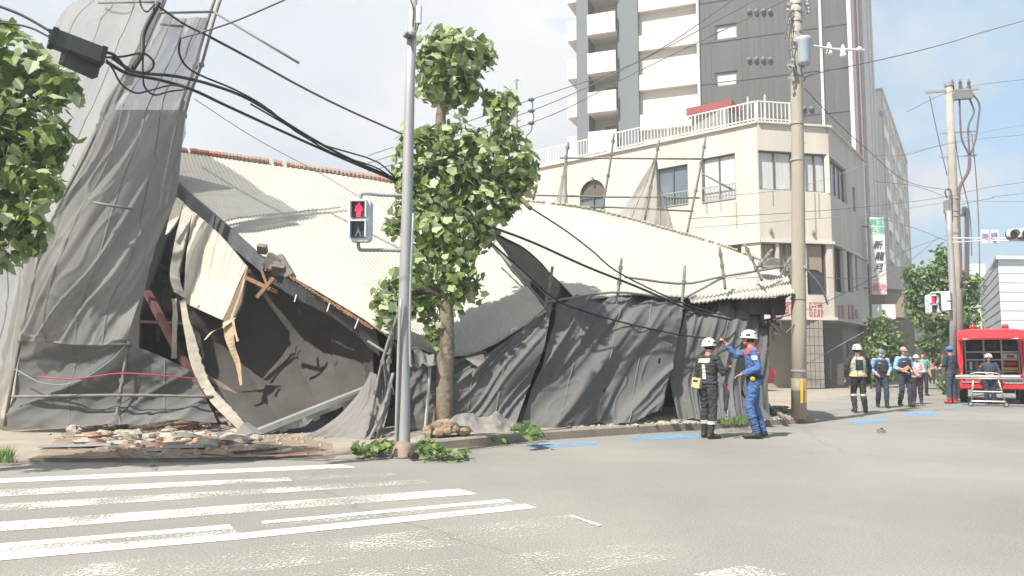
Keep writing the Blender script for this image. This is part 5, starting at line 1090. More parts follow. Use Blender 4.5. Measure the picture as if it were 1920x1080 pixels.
# ================================================================ TREES
LEAF = [(0, 0), (.22, -.02), (.44, .06), (.42, .26), (.56, .50), (.36, .54), (.22, .78), (0, 1.0), (-.22, .78), (-.36, .54), (-.56, .50), (-.42, .26), (-.44, .06), (-.22, -.02)]
def leaves(mb, clumps, d, size, dens, wind=Vector((.45, -.15, .25)), lobed=True, seed=1, tone0=.45, hollow=.45):
    rr = random.Random(seed)
    for (px, py, rx, ry) in clumps:
        c = P(px, py, d); k = d / F; ax, az = rx * k, ry * k; ay = max(ax, az) * .8; n_ = int(dens * (ax * az + ax * ay + az * ay) / (size * size))
        dz = rr.uniform(-.3, .3) * ax
        for i in range(n_):
            v = Vector((rr.gauss(0, 1), rr.gauss(0, 1), rr.gauss(0, 1))).normalized(); rad = hollow + (1.04 - hollow) * rr.random() ** .7
            rad *= 1 + .42 * noise.noise(v * 2.1 + Vector((px, py, 0)))
            p = c + Vector((v.x * ax, v.y * ay + dz, v.z * az)) * rad
            nrm = (v * .9 + Vector((rr.gauss(0, .55), rr.gauss(0, .55), rr.gauss(0, .55) + .25))).normalized()
            up_ = (wind * rr.uniform(.4, 1.6) + Vector((rr.gauss(0, .5), rr.gauss(0, .5), rr.gauss(0, .5) - .35))); tdir_ = up_ - nrm * up_.dot(nrm)
            if tdir_.length < .05: continue
            tdir_.normalize(); sx_ = tdir_.cross(nrm); s_ = size * rr.uniform(.55, 1.2); cup = rr.uniform(-.25, .35); bend = rr.uniform(-.5, .1)
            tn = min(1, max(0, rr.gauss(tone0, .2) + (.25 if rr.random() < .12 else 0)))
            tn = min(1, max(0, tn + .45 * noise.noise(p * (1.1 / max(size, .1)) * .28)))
            if rr.random() < .14 + .24 * max(0, v.z): tn = rr.uniform(.8, 1)  # wind-turned pale leaves, plus more towards clump tops as painted top light
            if rad < .72: tn *= .6  # inner leaves darker: crown shade put into the leaf tone
            if lobed:
                pts = [p + (sx_ * x + tdir_ * (y - .1) + nrm * (abs(x) * cup + y * y * bend)) * s_ for x, y in LEAF]
                o = len(mb.v); mb.v += pts; fs = [(0, 1, 2, 3), (0, 3, 4, 5), (0, 5, 6, 7), (0, 7, 8, 9), (0, 9, 10, 11), (0, 11, 12, 13)]
            else:
                pts = [p + (sx_ * x + tdir_ * y + nrm * abs(x) * cup) * s_ for x, y in ((0, 0), (.32, .4), (0, 1), (-.32, .4))]; o = len(mb.v); mb.v += pts; fs = [(0, 1, 2), (0, 2, 3)]
            mb.f += [tuple(q_ + o for q_ in f_) for f_ in fs]; mb.mi += [0] * len(fs); mb.tone += [tn] * len(fs)
# middle plane tree
dt = 14.0; tb_ = G(832, 806, .14); dt = tb_.y
pt = thing('plane_tree', tb_, 'pollarded plane tree with wind-turned pale leaves beside the near signal pole', 'tree')
tk = MB(); tp_ = smooth_path(PP([(828, 812, dt), (831, 780, dt), (835, 700, dt), (837, 600, dt), (838, 480, dt), (836, 340, dt), (826, 230, dt), (832, 175, dt)]), 22)
tk.tube(tp_, [.225, .195, .182] + [.175 - .0050 * i for i in range(20)], 18)
for i, v in enumerate(tk.v): tk.v[i] = v + Vector((1, .5, 0)) * .022 * noise.noise(Vector((v.x * 9, v.y * 9, v.z * 3)))
trk = tk.build('trunk', M_bark, pt, smooth=True)
for pts, r0, r1_ in (([(838, 470, dt), (880, 400, dt - .1), (925, 330, dt), (934, 250, dt), (932, 190, dt)], .09, .05), ([(838, 440, dt), (900, 395, dt + .1), (960, 365, dt), (996, 392, dt - .1)], .07, .04), ([(836, 480, dt), (800, 400, dt + .2), (780, 330, dt + .2)], .07, .03), ([(836, 560, dt), (790, 540, dt - .2), (740, 560, dt - .2)], .05, .025), ([(836, 350, dt), (870, 290, dt + .1), (900, 240, dt + .1)], .06, .03)):
    n__ = 12; MB().tube(smooth_path(PP(pts), n__), [r0 + (r1_ - r0) * i / n__ for i in range(n__ + 1)], 10).build('branch', M_bark, trk, smooth=True)
cl = [(838, 555, 30, 34), (838, 480, 42, 40), (842, 400, 46, 44), (850, 108, 74, 44), (920, 392, 40, 26), (970, 335, 32, 28), (945, 385, 24, 16), (880, 330, 50, 40), (745, 330, 16, 20), (845, 118, 66, 46), (850, 168, 62, 34), (898, 104, 28, 36), (806, 110, 30, 36), (800, 160, 24, 30), (835, 75, 35, 20),
      (790, 282, 52, 42), (850, 275, 60, 52), (900, 300, 62, 56), (932, 215, 20, 44), (952, 255, 26, 30), (978, 312, 30, 46), (915, 190, 12, 20), (955, 190, 14, 22),
      (775, 350, 40, 50), (830, 350, 66, 60), (900, 375, 62, 46), (950, 345, 34, 34), (760, 400, 26, 30), (735, 430, 20, 18),
      (800, 430, 52, 50), (860, 440, 56, 52), (905, 425, 30, 36), (790, 500, 36, 46), (850, 510, 46, 46), (880, 545, 22, 22), (790, 570, 28, 36), (722, 575, 22, 48), (760, 560, 20, 40), (740, 530, 20, 22), (815, 620, 20, 30)]
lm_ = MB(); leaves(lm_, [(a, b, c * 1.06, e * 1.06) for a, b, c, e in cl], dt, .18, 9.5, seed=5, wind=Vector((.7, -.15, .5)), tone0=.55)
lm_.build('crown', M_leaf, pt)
# near left plane tree, trunk outside the frame
dn = 9.2
nt_ = thing('plane_tree', Vector((P(-230, 500, dn).x, dn, 0)), 'near plane tree reaching in with large green leaves from the left edge', 'tree')
x0_ = P(-230, 500, dn).x
k_ = MB().tube([Vector((x0_, dn, 0)), Vector((x0_ + .05, dn, 1.6)), Vector((x0_ - .02, dn, 3.4)), Vector((x0_ + .1, dn, 5.2))], [.2, .17, .13, .06], 14).build('trunk', M_bark, nt_, smooth=True)
for z_, px, py in ((2.6, 60, 250), (2.2, 40, 400), (3.2, 80, 130)):
    MB().tube(smooth_path([Vector((x0_, dn, z_)), Vector((x0_, dn, z_)).lerp(P(px, py, dn), .5) + Vector((0, 0, .2)), P(px, py, dn)], 8), [.05 - .004 * i for i in range(9)], 8).build('branch', M_bark, k_, smooth=True)
cl = [(20, 110, 60, 60), (80, 150, 50, 55), (115, 170, 38, 40), (-40, 180, 80, 110), (40, 230, 75, 70), (95, 260, 40, 60), (30, 320, 70, 70), (80, 350, 40, 50), (10, 420, 60, 60), (60, 430, 34, 46), (-60, 330, 80, 120), (0, 480, 30, 26), (10, 60, 36, 26), (-50, 60, 60, 50), (-180, 200, 120, 140), (-170, 420, 110, 110), (-150, 40, 100, 80), (-240, 330, 110, 150)]
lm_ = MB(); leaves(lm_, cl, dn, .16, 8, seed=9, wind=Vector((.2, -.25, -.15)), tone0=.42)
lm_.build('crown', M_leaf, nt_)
# round trees and bushes at the right
def far_tree(base, hgt, lab, clumps, d, size, dens, m_, nm='street_tree', tr=.14, seed=1, cat='tree'):
    b_ = P(base[0], base[1], d); b_.z = 0; t = thing(nm, b_, lab, cat); MB().tube([b_, b_ + Vector((.05, 0, hgt * .5)), b_ + Vector((0, 0, hgt))], [tr, tr * .8, tr * .4], 10).build('trunk' if cat == 'tree' else 'stem', M_bark, t, smooth=True)
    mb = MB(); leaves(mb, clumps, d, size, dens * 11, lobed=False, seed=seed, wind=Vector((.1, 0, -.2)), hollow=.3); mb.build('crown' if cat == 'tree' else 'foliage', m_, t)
far_tree((1770, 720), 5, 'dense dark round street tree behind the two far pedestrian signals', [(1765, 480, 12, 22), (1758, 505, 26, 22), (1728, 520, 34, 26), (1775, 530, 36, 40), (1815, 540, 24, 40), (1720, 555, 30, 26), (1760, 575, 46, 36), (1815, 590, 26, 30), (1790, 610, 40, 30), (1720, 590, 22, 22), (1705, 512, 14, 12), (1755, 620, 30, 24)], 38, .30, 1.5, M_leafd, seed=3)
far_tree((1776, 735), 3.2, 'dark leafy shrub mass under the round tree left of the red vehicle', [(1755, 645, 26, 26), (1785, 640, 22, 28), (1765, 670, 24, 20), (1735, 640, 14, 14)], 44, .28, 1.5, M_leafd, nm='street_tree', seed=4)
far_tree((1655, 722), 2.6, 'tall bright green bush at the right corner of the white building', [(1645, 615, 16, 20), (1650, 650, 26, 36), (1672, 640, 20, 34), (1640, 680, 18, 30), (1682, 665, 14, 22), (1632, 600, 8, 10), (1660, 695, 20, 20), (1654, 600, 5, 18)], 42, .26, 1.3, M_leaff, nm='bush', seed=6, cat='bush')
far_tree((1768, 728), .5, 'low round bush on the pavement left of the man in the blue cap', [(1768, 722, 14, 16)], 33, .16, 1.2, M_leaff, nm='bush', seed=7, cat='bush', tr=.03)
far_tree((1630, 690), .4, 'small yellowish plant by the brown shop corner', [(1640, 715, 10, 12), (1634, 705, 6, 16)], 40, .16, 1.0, M_leaff, nm='bush', seed=8, cat='bush', tr=.03)
# bindweed and torn branches on the ground
def ground_leaves(lab, spots, size, n_, seed, m_=None, nm='leafy_twig', hh=.06):
    n_ = int(n_ * .6)
    rr = random.Random(seed); mb = MB(); m_ = m_ or M_leaff
    for (px, py, rx, ry) in spots:
        for i in range(n_):
            p = G(px + rr.uniform(-rx, rx), py + rr.uniform(-ry, ry), hh) + Vector((0, 0, rr.uniform(0, .12))); nrm = Vector((rr.gauss(0, .5), rr.gauss(0, .5) - .3, 1)).normalized(); t_ = Vector((rr.gauss(0, 1), rr.gauss(0, 1), 0)); t_ = (t_ - nrm * t_.dot(nrm)).normalized(); sx_ = t_.cross(nrm); s_ = size * rr.uniform(.5, 1.2)
            o = len(mb.v); mb.v += [p + (sx_ * x + t_ * y + nrm * abs(x) * .3) * s_ for x, y in LEAF]; fs = [(0, 1, 2, 3), (0, 3, 4, 5), (0, 5, 6, 7), (0, 7, 8, 9), (0, 9, 10, 11), (0, 11, 12, 13)]; mb.f += [tuple(q_ + o for q_ in f_) for f_ in fs]; mb.mi += [0] * 6; mb.tone += [rr.random()] * 6
        mb.tube([G(px - rx, py, hh + .02), G(px, py - ry * .3, hh + .06), G(px + rx, py, hh + .02)], .006, 5)
        mb.tone += [0] * (len(mb.f) - len(mb.tone))
    mb.build(nm, m_, label=lab, cat='fallen twig')
ground_leaves('heap of torn green leaves at the left foot of the signal pole', [(690, 850, 28, 6), (715, 846, 22, 7)], .11, 90, 1)
ground_leaves('torn green leaves between the signal pole and the kerb', [(800, 842, 16, 9), (812, 850, 14, 6)], .11, 60, 2)
ground_leaves('flat yellow-green leaf mat on the road right of the signal pole', [(820, 862, 50, 4), (850, 861, 30, 3)], .07, 110, 3, hh=.01)
ground_leaves('leafy twig with big yellow-green leaves hanging over the kerb', [(975, 808, 22, 9), (1000, 820, 20, 8)], .20, 22, 4, hh=.14)
ground_leaves('small fallen leaves on the road beside the kerb', [(935, 833, 22, 3)], .14, 9, 5, hh=.01)
ground_leaves('single leaf lying alone before the crosswalk', [(286, 873, 5, 1)], .10, 4, 6, hh=.01)
ground_leaves('pale scrap of leaf lying on the road before the walking group', [(1652, 809, 7, 1.5)], .14, 6, 8, hh=.01)
def grass(lab, spots, n_, seed, h_, zz):
    rr = random.Random(seed); mb = MB()
    for (px, py, rx, ry) in spots:
        for i in range(n_):
            p = G(px + rr.uniform(-rx, rx), py + rr.uniform(-ry, ry), zz); t_ = Vector((rr.gauss(0, .35), rr.gauss(0, .35), 1)) * h_ * rr.uniform(.4, 1.1); s_ = Vector((.008, 0, 0)); mb.add([p - s_, p + s_, p + t_], [(0, 1, 2)]); mb.tone.append(rr.uniform(.3, 1))
    o = mb.build('grass_tuft', M_leaff, label=lab, cat='grass tuft')
grass('grass tuft growing at the extreme left edge of the pavement', [(2, 860, 22, 8)], 260, 1, .16, .05)
grass('grass growing on the kerb between the two talking men', [(1375, 792, 22, 5), (1395, 790, 16, 4)], 300, 2, .13, .15)
# root mound wrapped in plastic film
mm = MB(); c = G(835, 818, .14)
for i in range(34):
    a = rnd.random() * 6.3; rr_ = rnd.random() ** .5 * .40; mm.ell(c + Vector((math.cos(a) * rr_, math.sin(a) * rr_ * .6, .04 + (.42 - rr_) * .45)), (rnd.uniform(.06, .12), rnd.uniform(.06, .12), rnd.uniform(.05, .09)), None, 7, 5)
for i, v in enumerate(mm.v): mm.v[i] = v + Vector((1, 1, 1)) * .03 * noise.noise(v * 14)
mm.build('root_mound', mat('root_soil', (.24, .18, .12), .95, var=.4, scale=12, bump=.8), label='lumpy brown soil and root mound around the plane tree base', cat='mound')
sheet_ = surf([[P(835, 792, dt + .25), P(868, 770, dt + .3), P(900, 780, dt + .4), P(935, 770, dt + .4), P(975, 795, dt + .4)], [P(822, 798, dt - .25), P(865, 778, dt - .2), P(900, 788, dt - .1), P(930, 780, dt), P(985, 806, dt + .1)], [P(815, 806, dt - .55), P(880, 803, dt - .55), P(900, 818, dt - .7), P(935, 816, dt - .55), P(945, 818, dt - .45)]], 50, 24, lambda u, v, p: .07 * noise.noise(p * 5) + .03 * noise.noise(p * 13))
sheet_.build('plastic_film', M_plastic, smooth=True, label='crumpled white plastic film draped over the root mound', cat='plastic film')
MB().tube([G(771, 853, .06), G(779, 856, .06)], .055, 12).build('black_bollard_ring', M_black, label='small black-and-white ring lying at the signal pole base', cat='ring')
MB().box(G(795, 852, .02), (.35, .15, .05), Matrix.Rotation(.3, 3, 'Z')).build('blue_scrap', mat('pale_blue_scrap', (.25, .36, .42), .7), label='pale blue plastic scrap on the road by the signal pole', cat='scrap')
MB().tube(PP([(744, 735, 13.9), (748, 745, 13.9), (746, 760, 13.9)]), .02, 6).build('red_tag', MATS['red_rope'], label='small red tag hanging on the dark sheet right of the signal pole', cat='tag') if False else None
# ================================================================ PEOPLE
def solid(name, col, **k): return mat(name, col, k.pop('rough', .8), var=k.pop('var', .12), scale=6, bump=.25, bscale=14, **k)
S_black = solid('black_uniform', (.030, .031, .030)); S_navy = solid('navy_uniform', (.030, .038, .062)); S_blue = solid('blue_coverall', (.055, .115, .27)); S_orange = solid('orange_yoke', (.62, .075, .03))
S_lblue = solid('light_blue_shirt', (.22, .36, .62)); S_pink = solid('pale_pink_top', (.56, .44, .46)); S_rose = solid('rose_top', (.45, .22, .22)); S_green = solid('green_top', (.12, .30, .20)); S_white = mat('white_helmet', (.55, .53, .48), .35, var=.05)
S_refl = mat('reflective_band', (.42, .42, .40), .45, var=.1); S_yel = solid('yellow_pouch', (.52, .42, .20)); S_vest = solid('yellow_grey_vest', (.36, .36, .30)); S_denim = solid('dark_denim', (.045, .058, .085)); S_brown = solid('dark_brown_trousers', (.035, .026, .024)); S_hair = solid('black_hair', (.012, .010, .009)); S_cap = solid('tan_cap', (.36, .26, .19)); S_bcap = solid('blue_cap', (.03, .17, .50)); S_rshoe = solid('red_shoe', (.42, .03, .04)); S_mask = solid('white_mask', (.50, .55, .60)); S_gcap = solid('grey_cap', (.16, .18, .21))
TAGS = ['skin', 'torso', 'arm', 'leg', 'boot']
DEF = dict(pelvis=(0, 0, .96), chest=(0, 0, 1.30), neck=(0, 0, 1.47), head=(0, .02, 1.635), sh=(.185, 0, 1.415), el=(.235, -.03, 1.13), wr=(.24, .07, .885), hip=(.088, 0, .93), kn=(.095, .03, .50), an=(.10, -.02, .085), toe=(.12, .16, .03), hd=(0, .02, -1), look=0)
def person(px, py, yaw, H, label, cols, pose={}, z=0.0, head='helmet', extra=None, vox=.0115, pos=None, helmet_m=None, seated=False, hair=True, grp=None):
    p0 = pos if pos is not None else G(px, py, z); k = H / 1.75
    J = {}
    for n_, v in DEF.items():
        if n_ in ('pelvis', 'chest', 'neck', 'head'): J[n_] = Vector(pose.get(n_, v))
        elif n_ in ('look',): J[n_] = pose.get(n_, v)
        else:
            for s_, sg_ in (('l', -1), ('r', 1)):
                b_ = pose.get(n_ + '_' + s_, pose.get(n_)); J[n_ + '_' + s_] = Vector(b_) if (n_ + '_' + s_) in pose else Vector(((b_ or v)[0] * sg_, (b_ or v)[1], (b_ or v)[2]))
    src = MB(); tg = []
    def add(fn, tag):
        o = len(src.v); fn(); tg.extend([tag] * (len(src.v) - o))
    def limb(pts, rs, tag, n_=14, seg=14):
        q_ = smooth_path([Vector(a) for a in pts], n_) if len(pts) > 2 else [Vector(pts[0]).lerp(Vector(pts[1]), i / n_) for i in range(n_ + 1)]
        m__ = len(rs) - 1; rr = []
        for i in range(n_ + 1):
            t = i / n_ * m__; a = min(int(t), m__ - 1); rr.append(rs[a] + (rs[a + 1] - rs[a]) * (t - a))
        add(lambda: src.tube(q_, rr, seg), tag); add(lambda: src.ell(q_[0], (rr[0],) * 3, None, seg, 8), tag); add(lambda: src.ell(q_[-1], (rr[-1],) * 3, None, seg, 8), tag)
    pel, che, nek, hed = J['pelvis'], J['chest'], J['neck'], J['head']
    bk = (che - pel).normalized()
    rings = [(pel - bk * .10, .125, .10), (pel - bk * .03, .165, .125), (pel + bk * .05, .160, .120), (pel + (che - pel) * .45, .148, .112), (pel + (che - pel) * .75, .168, .122), (che, .178, .126), (che + (nek - che) * .45, .178, .112), (che + (nek - che) * .75, .135, .088), (nek, .062, .062)]
    def torso():
        vs = []; fs = []; nr = len(rings); fine = 4; R_ = []
        for i in range(nr - 1):
            for q_ in range(fine): t = q_ / fine; R_.append((rings[i][0].lerp(rings[i + 1][0], t), rings[i][1] * (1 - t) + rings[i + 1][1] * t, rings[i][2] * (1 - t) + rings[i + 1][2] * t))
        R_.append(rings[-1])
        for c, rx, ry in R_:
            for i in range(24):
                a = 2 * math.pi * i / 24; ca, sa = math.cos(a), math.sin(a); vs.append(c + Vector((rx * math.copysign(abs(ca) ** .85, ca), ry * math.copysign(abs(sa) ** .85, sa), 0)))
        fs = [(j * 24 + i, j * 24 + (i + 1) % 24, (j + 1) * 24 + (i + 1) % 24, (j + 1) * 24 + i) for j in range(len(R_) - 1) for i in range(24)] + [tuple(range(23, -1, -1)), tuple((len(R_) - 1) * 24 + i for i in range(24))]
        src.add(vs, fs)
    add(torso, 'torso')
    limb([nek - Vector((0, 0, .03)), hed - Vector((0, .015, .05))], [.058, .054], 'skin', 6)
    rl_ = Matrix.Rotation(J['look'], 3, 'Z')
    add(lambda: src.ell(hed + Vector((0, -.005, .01)), (.076, .094, .108), rl_, 18, 14), 'skin'); add(lambda: src.ell(hed + rl_ @ Vector((0, .035, -.055)), (.056, .058, .062), rl_, 14, 10), 'skin')
    add(lambda: src.ell(hed + rl_ @ Vector((0, .098, -.018)), (.014, .020, .024), rl_, 8, 6), 'skin'); add(lambda: src.ell(hed + rl_ @ Vector((0, .086, -.062)), (.026, .014, .011), rl_, 8, 6), 'skin')
    for sg_ in (-1, 1): add(lambda sg_=sg_: src.ell(hed + rl_ @ Vector((sg_ * .078, -.005, -.012)), (.013, .02, .032), rl_, 8, 6), 'skin')
    for s_, sg_ in (('l', -1), ('r', 1)):
        sh, el, wr = J['sh_' + s_], J['el_' + s_], J['wr_' + s_]
        limb([sh + Vector((-sg_ * .05, 0, -.01)), sh], [.07, .066], 'arm', 5)
        limb([sh, el], [.064, .060, .052], 'arm', 10); limb([el, wr], [.052, .050, .040], 'arm', 10); limb([wr, wr + (wr - el).normalized() * .03], [.032, .030], 'skin', 4)
        fd = (wr - el).normalized(); side = fd.cross(Vector((0, 0, 1))); side = side.normalized() if side.length > .2 else Vector((0, 1, 0)) ; nm_ = side.cross(fd)
        if fd.z < -.6: side = Vector((0, 1, 0)); side = (side - fd * side.dot(fd)).normalized(); nm_ = fd.cross(side) * (-sg_)
        pc_ = wr + fd * .065; rot = Matrix((side, fd, nm_)).transposed()
        add(lambda: src.ell(pc_, (.040, .052, .017), rot, 12, 8), 'skin')
        point = pose.get('point_' + s_)
        for f_, (ox, ln, cu) in enumerate(((.030, .070, .5), (.011, .080, .6), (-.010, .074, .7), (-.029, .058, .8))):
            st_ = pc_ + fd * .036 + side * ox; c_ = cu * (.1 if (point and f_ == 0) else (1.6 if point else .8)); dn_ = -nm_
            a = st_ + fd * ln * .4; b__ = a + (fd * math.cos(c_) + dn_ * math.sin(c_)) * ln * .35; e_ = b__ + (fd * math.cos(c_ * 1.8) + dn_ * math.sin(c_ * 1.8)) * ln * .28
            limb([st_, a, b__, e_], [.0105, .010, .0095, .0085], 'skin', 7, 8)
        limb([wr + fd * .03 + side * .028, pc_ + side * .052 - nm_ * .01, pc_ + side * .06 + fd * .035 - nm_ * .02], [.015, .012, .010], 'skin', 6, 8)
        hp, kn, an, toe = J['hip_' + s_], J['kn_' + s_], J['an_' + s_], J['toe_' + s_]
        limb([hp, kn], [.104, .096, .078, .070], 'leg', 12, 16); limb([kn, an + Vector((0, 0, .02))], [.070, .072, .064, .056], 'leg', 12, 16)
        bt = pose.get('boot', .14)
        limb([an + (kn - an).normalized() * bt, an], [.060, .052], 'boot', 6); limb([an + Vector((0, -.03, -.035)), an + Vector((0, .03, -.03)), toe + Vector((0, 0, .012))], [.048, .050, .038], 'boot', 8)
    me = bpy.data.meshes.new('tmp'); me.from_pydata([v * k for v in src.v], [], src.f); to = bpy.data.objects.new('tmp', me); C.objects.link(to)
    rm = to.modifiers.new('r', 'REMESH'); rm.mode = 'VOXEL'; rm.voxel_size = vox; sm_ = to.modifiers.new('s', 'SMOOTH'); sm_.factor = .5; sm_.iterations = 3
    bpy.context.view_layer.update(); bm = bpy.data.meshes.new_from_object(to.evaluated_get(bpy.context.evaluated_depsgraph_get())); bpy.data.objects.remove(to)
    kd = kdtree.KDTree(len(src.v))
    for i, v in enumerate(src.v): kd.insert(v * k, i)
    kd.balance()
    # cloth unevenness
    tagv = []
    for v in bm.vertices:
        t = tg[kd.find(v.co)[1]]; tagv.append(t)
    nrmls = [v.normal.copy() for v in bm.vertices]
    for v, t in zip(bm.vertices, tagv):
        if t in ('torso', 'arm', 'leg'):
            q_ = v.co; v.co = q_ + nrmls[v.index] * (.015 * noise.noise(Vector((q_.x * 14, q_.y * 14, q_.z * 26)) + Vector((px, 0, 0))) + .006 * noise.noise(q_ * 40) + .004)
    bm.materials.clear(); bottoms = cols.get('leg'); slots = [M_skin, cols['torso'], cols.get('arm', cols['torso']), bottoms, cols.get('boot', M_bootm)]
    for s_ in slots: bm.materials.append(s_)
    ft = []
    for p in bm.polygons:
        t = tg[kd.find(p.center)[1]]
        if t == 'torso' and p.center.z < (pel.z - .01) * k: t = 'leg'
        if t == 'arm' and cols.get('bare'): 
            dl = min((p.center / k - J['wr_l']).length, (p.center / k - J['wr_r']).length)
            if dl < .17: t = 'skin'
        ft.append(t); p.material_index = TAGS.index(t); p.use_smooth = True
    rotw = Matrix.Rotation(yaw, 4, 'Z'); root = thing('person', p0, label, 'person', grp)
    root.rotation_euler = (0, 0, yaw)
    bo = bpy.data.objects.new('body', bm); C.objects.link(bo); bo.parent = root
    def child(mb, nm, m_, par=None, smooth=True, scl=True):
        me_ = bpy.data.meshes.new(nm); me_.from_pydata([v * (k if scl else 1) for v in mb.v], [], mb.f); me_.materials.append(m_)
        if smooth: me_.polygons.foreach_set('use_smooth', [True] * len(me_.polygons))
        o = bpy.data.objects.new(nm, me_); C.objects.link(o); o.parent = par or root; return o
    def shell(nm, m_, cond, off=.012, par=None):
        vs = []; idx = {}; fs = []; 
        for p, t in zip(bm.polygons, ft):
            if cond(p.center / k, t):
                f_ = []
                for vi in p.vertices:
                    if vi not in idx: idx[vi] = len(vs); vs.append(bm.vertices[vi].co + nrmls[vi] * off)
                    f_.append(idx[vi])
                fs.append(tuple(f_))
        if not fs: return None
        n0 = len(vs); inv = {b: a for a, b in idx.items()}
        vs += [bm.vertices[inv[i]].co - nrmls[inv[i]] * .004 for i in range(n0)]; edges = {}
        for f_ in fs:
            for i in range(len(f_)): edges[(f_[i], f_[(i + 1) % len(f_)])] = 1
        for (a, b) in list(edges):
            if (b, a) not in edges: fs.append((b, a, a + n0, b + n0))
        mb = MB(); mb.v = vs; mb.f = fs; return child(mb, nm, m_, par, scl=False)
    # face
    ey = MB()
    for sg_ in (-1, 1): ey.ell(hed + rl_ @ Vector((sg_ * .030, .084, .004)), (.011, .008, .006), rl_, 8, 6)
    child(ey, 'eyes', S_hair, bo)
    if hair: shell('hair', S_hair, lambda c, t: t == 'skin' and (c - hed).length < .16 and c.z > hed.z - .055 and ((rl_.transposed() @ (c - hed)).y < .02 or c.z > hed.z + .055), .008, bo)
    hm = helmet_m or S_white; h = MB(); hc = hed + Vector((0, -.005, .035))
    if head == 'helmet':
        h.ell(hc, (.118, .138, .118), rl_, 24, 12, top=.44); hh_ = child(h, 'helmet', hm)
        b_ = MB(); b_.tube([hc + rl_ @ Vector((.118 * math.cos(a), .142 * math.sin(a), -.022 + .012 * math.sin(a))) for a in [2 * math.pi * i / 24 for i in range(25)]], .010, 6); child(b_, 'helmet_rim', hm, hh_)
        st_ = MB(); st_.box(hc + rl_ @ Vector((0, .133, .03)), (.05, .025, .035), rl_); 
        for sg_ in (-1, 1): st_.box(hc + rl_ @ Vector((sg_ * .112, .02, .028)), (.018, .07, .03), rl_); st_.box(hc + rl_ @ Vector((sg_ * .07, -.085, .055)), (.03, .04, .02), rl_)
        child(st_, 'helmet_fitting', S_black, hh_)
        cs = MB()
        for sg_ in (-1, 1): cs.tube([hc + rl_ @ Vector((sg_ * .088, .02, -.03)), hed + rl_ @ Vector((sg_ * .072, .035, -.05)), hed + rl_ @ Vector((sg_ * .02, .06, -.115))], .006, 5)
        child(cs, 'chin_strap', S_black, hh_)
    elif head in ('cap', 'hat'):
        h.ell(hc + Vector((0, 0, -.004)), (.092, .110, .098), rl_, 20, 10, top=.46); hh_ = child(h, 'cap', hm)
        v_ = MB(); wd = .075 if head == 'cap' else .12
        vs = [hc + rl_ @ Vector((wd * math.cos(a), (.06 if head == 'cap' else 0) + (.11 if head == 'cap' else .14) * math.sin(a), -.012 + (.0 if head == 'cap' else 0) - .02 * max(0, math.sin(a)))) for a in [(math.pi if head == 'cap' else 2 * math.pi) * i / 16 for i in range(17 if head == 'cap' else 16)]]
        v_.add(vs, [tuple(range(len(vs)))]); thick(v_, (0, 0, .008)); child(v_, 'visor', hm, hh_, smooth=False)
    elif head == 'flat': pass
    H_ = dict(root=root, body=bo, shell=shell, child=child, J=J, k=k, hed=hed)
    if extra: extra(H_)
    return root
inx = lambda a, lo, hi: lo < a < hi
def gear1(h):
    sh, ch_ = h['shell'], h['child']
    sh('vest', S_black, lambda c, t: t == 'torso' and 1.0 < c.z < 1.44, .018)
    sh('reflective_panel', S_refl, lambda c, t: t == 'torso' and c.y < -.04 and 1.33 < c.z < 1.40 and abs(c.x) < .12, .024)
    sh('reflective_panel', S_refl, lambda c, t: t == 'torso' and c.y < .02 and 1.05 < c.z < 1.30 and -.01 < c.x < .055, .024)
    sh('belt', S_navy, lambda c, t: t in ('torso', 'leg') and .965 < c.z < 1.005 and abs(c.x) < .22, .020)
    sh('ankle_band', S_refl, lambda c, t: t in ('leg', 'boot') and .255 < c.z < .315, .012)
    b = MB(); b.box((-.12, -.16, .98), (.17, .07, .17), Matrix.Rotation(.15, 3, 'Y')); p_ = ch_(b, 'tool_pouch', S_yel, smooth=False); b = MB(); b.box((-.12, -.2, 1.02), (.10, .012, .03)); ch_(b, 'pouch_strap', S_black, p_, smooth=False)
    b = MB(); b.tube(smooth_path([Vector(v) for v in ((.24, .12, .98), (.28, .16, .80), (.27, .15, .62), (.26, .14, .50))], 10), .035, 8); g = ch_(b, 'rescue_harness', S_navy)
    b = MB(); b.tube([(.29, .19, .92), (.285, .19, .72)], .022, 7); ch_(b, 'red_strap', S_rshoe, g)
    for z_ in (.44, .50, .38): b = MB(); b.tube([Vector((.27 + .03 * math.cos(a), .15, z_ + .04 * math.sin(a))) for a in [i * .7 for i in range(10)]], .008, 5); ch_(b, 'carabiner', M_rim, g)
    b = MB(); w_ = h['J']['wr_r']; b.box(w_ + Vector((-.02, .07, .09)), (.05, .035, .13)); r_ = ch_(b, 'radio', S_black, smooth=False); b = MB(); b.tube([w_ + Vector((-.02, .07, .15)), w_ + Vector((-.02, .07, .24))], .006, 5); ch_(b, 'antenna', S_black, r_)
person(1330, 822, R(-52), 1.74, 'rescuer in black uniform and white helmet with a yellow pouch on the hip', dict(torso=S_black, leg=S_black), dict(
    head=(0, .05, 1.635), neck=(0, .02, 1.47), sh_r=(.185, .02, 1.41), el_r=(.27, .08, 1.16), wr_r=(.20, .30, 1.25), el_l=(-.24, .02, 1.12), wr_l=(-.14, .22, 1.10), kn_l=(-.10, .04, .5), an_l=(-.13, .03, .085), toe_l=(-.15, .20, .03), an_r=(.10, -.10, .085), kn_r=(.11, -.01, .5), toe_r=(.16, .06, .03), boot=.2), extra=gear1, vox=.0095)
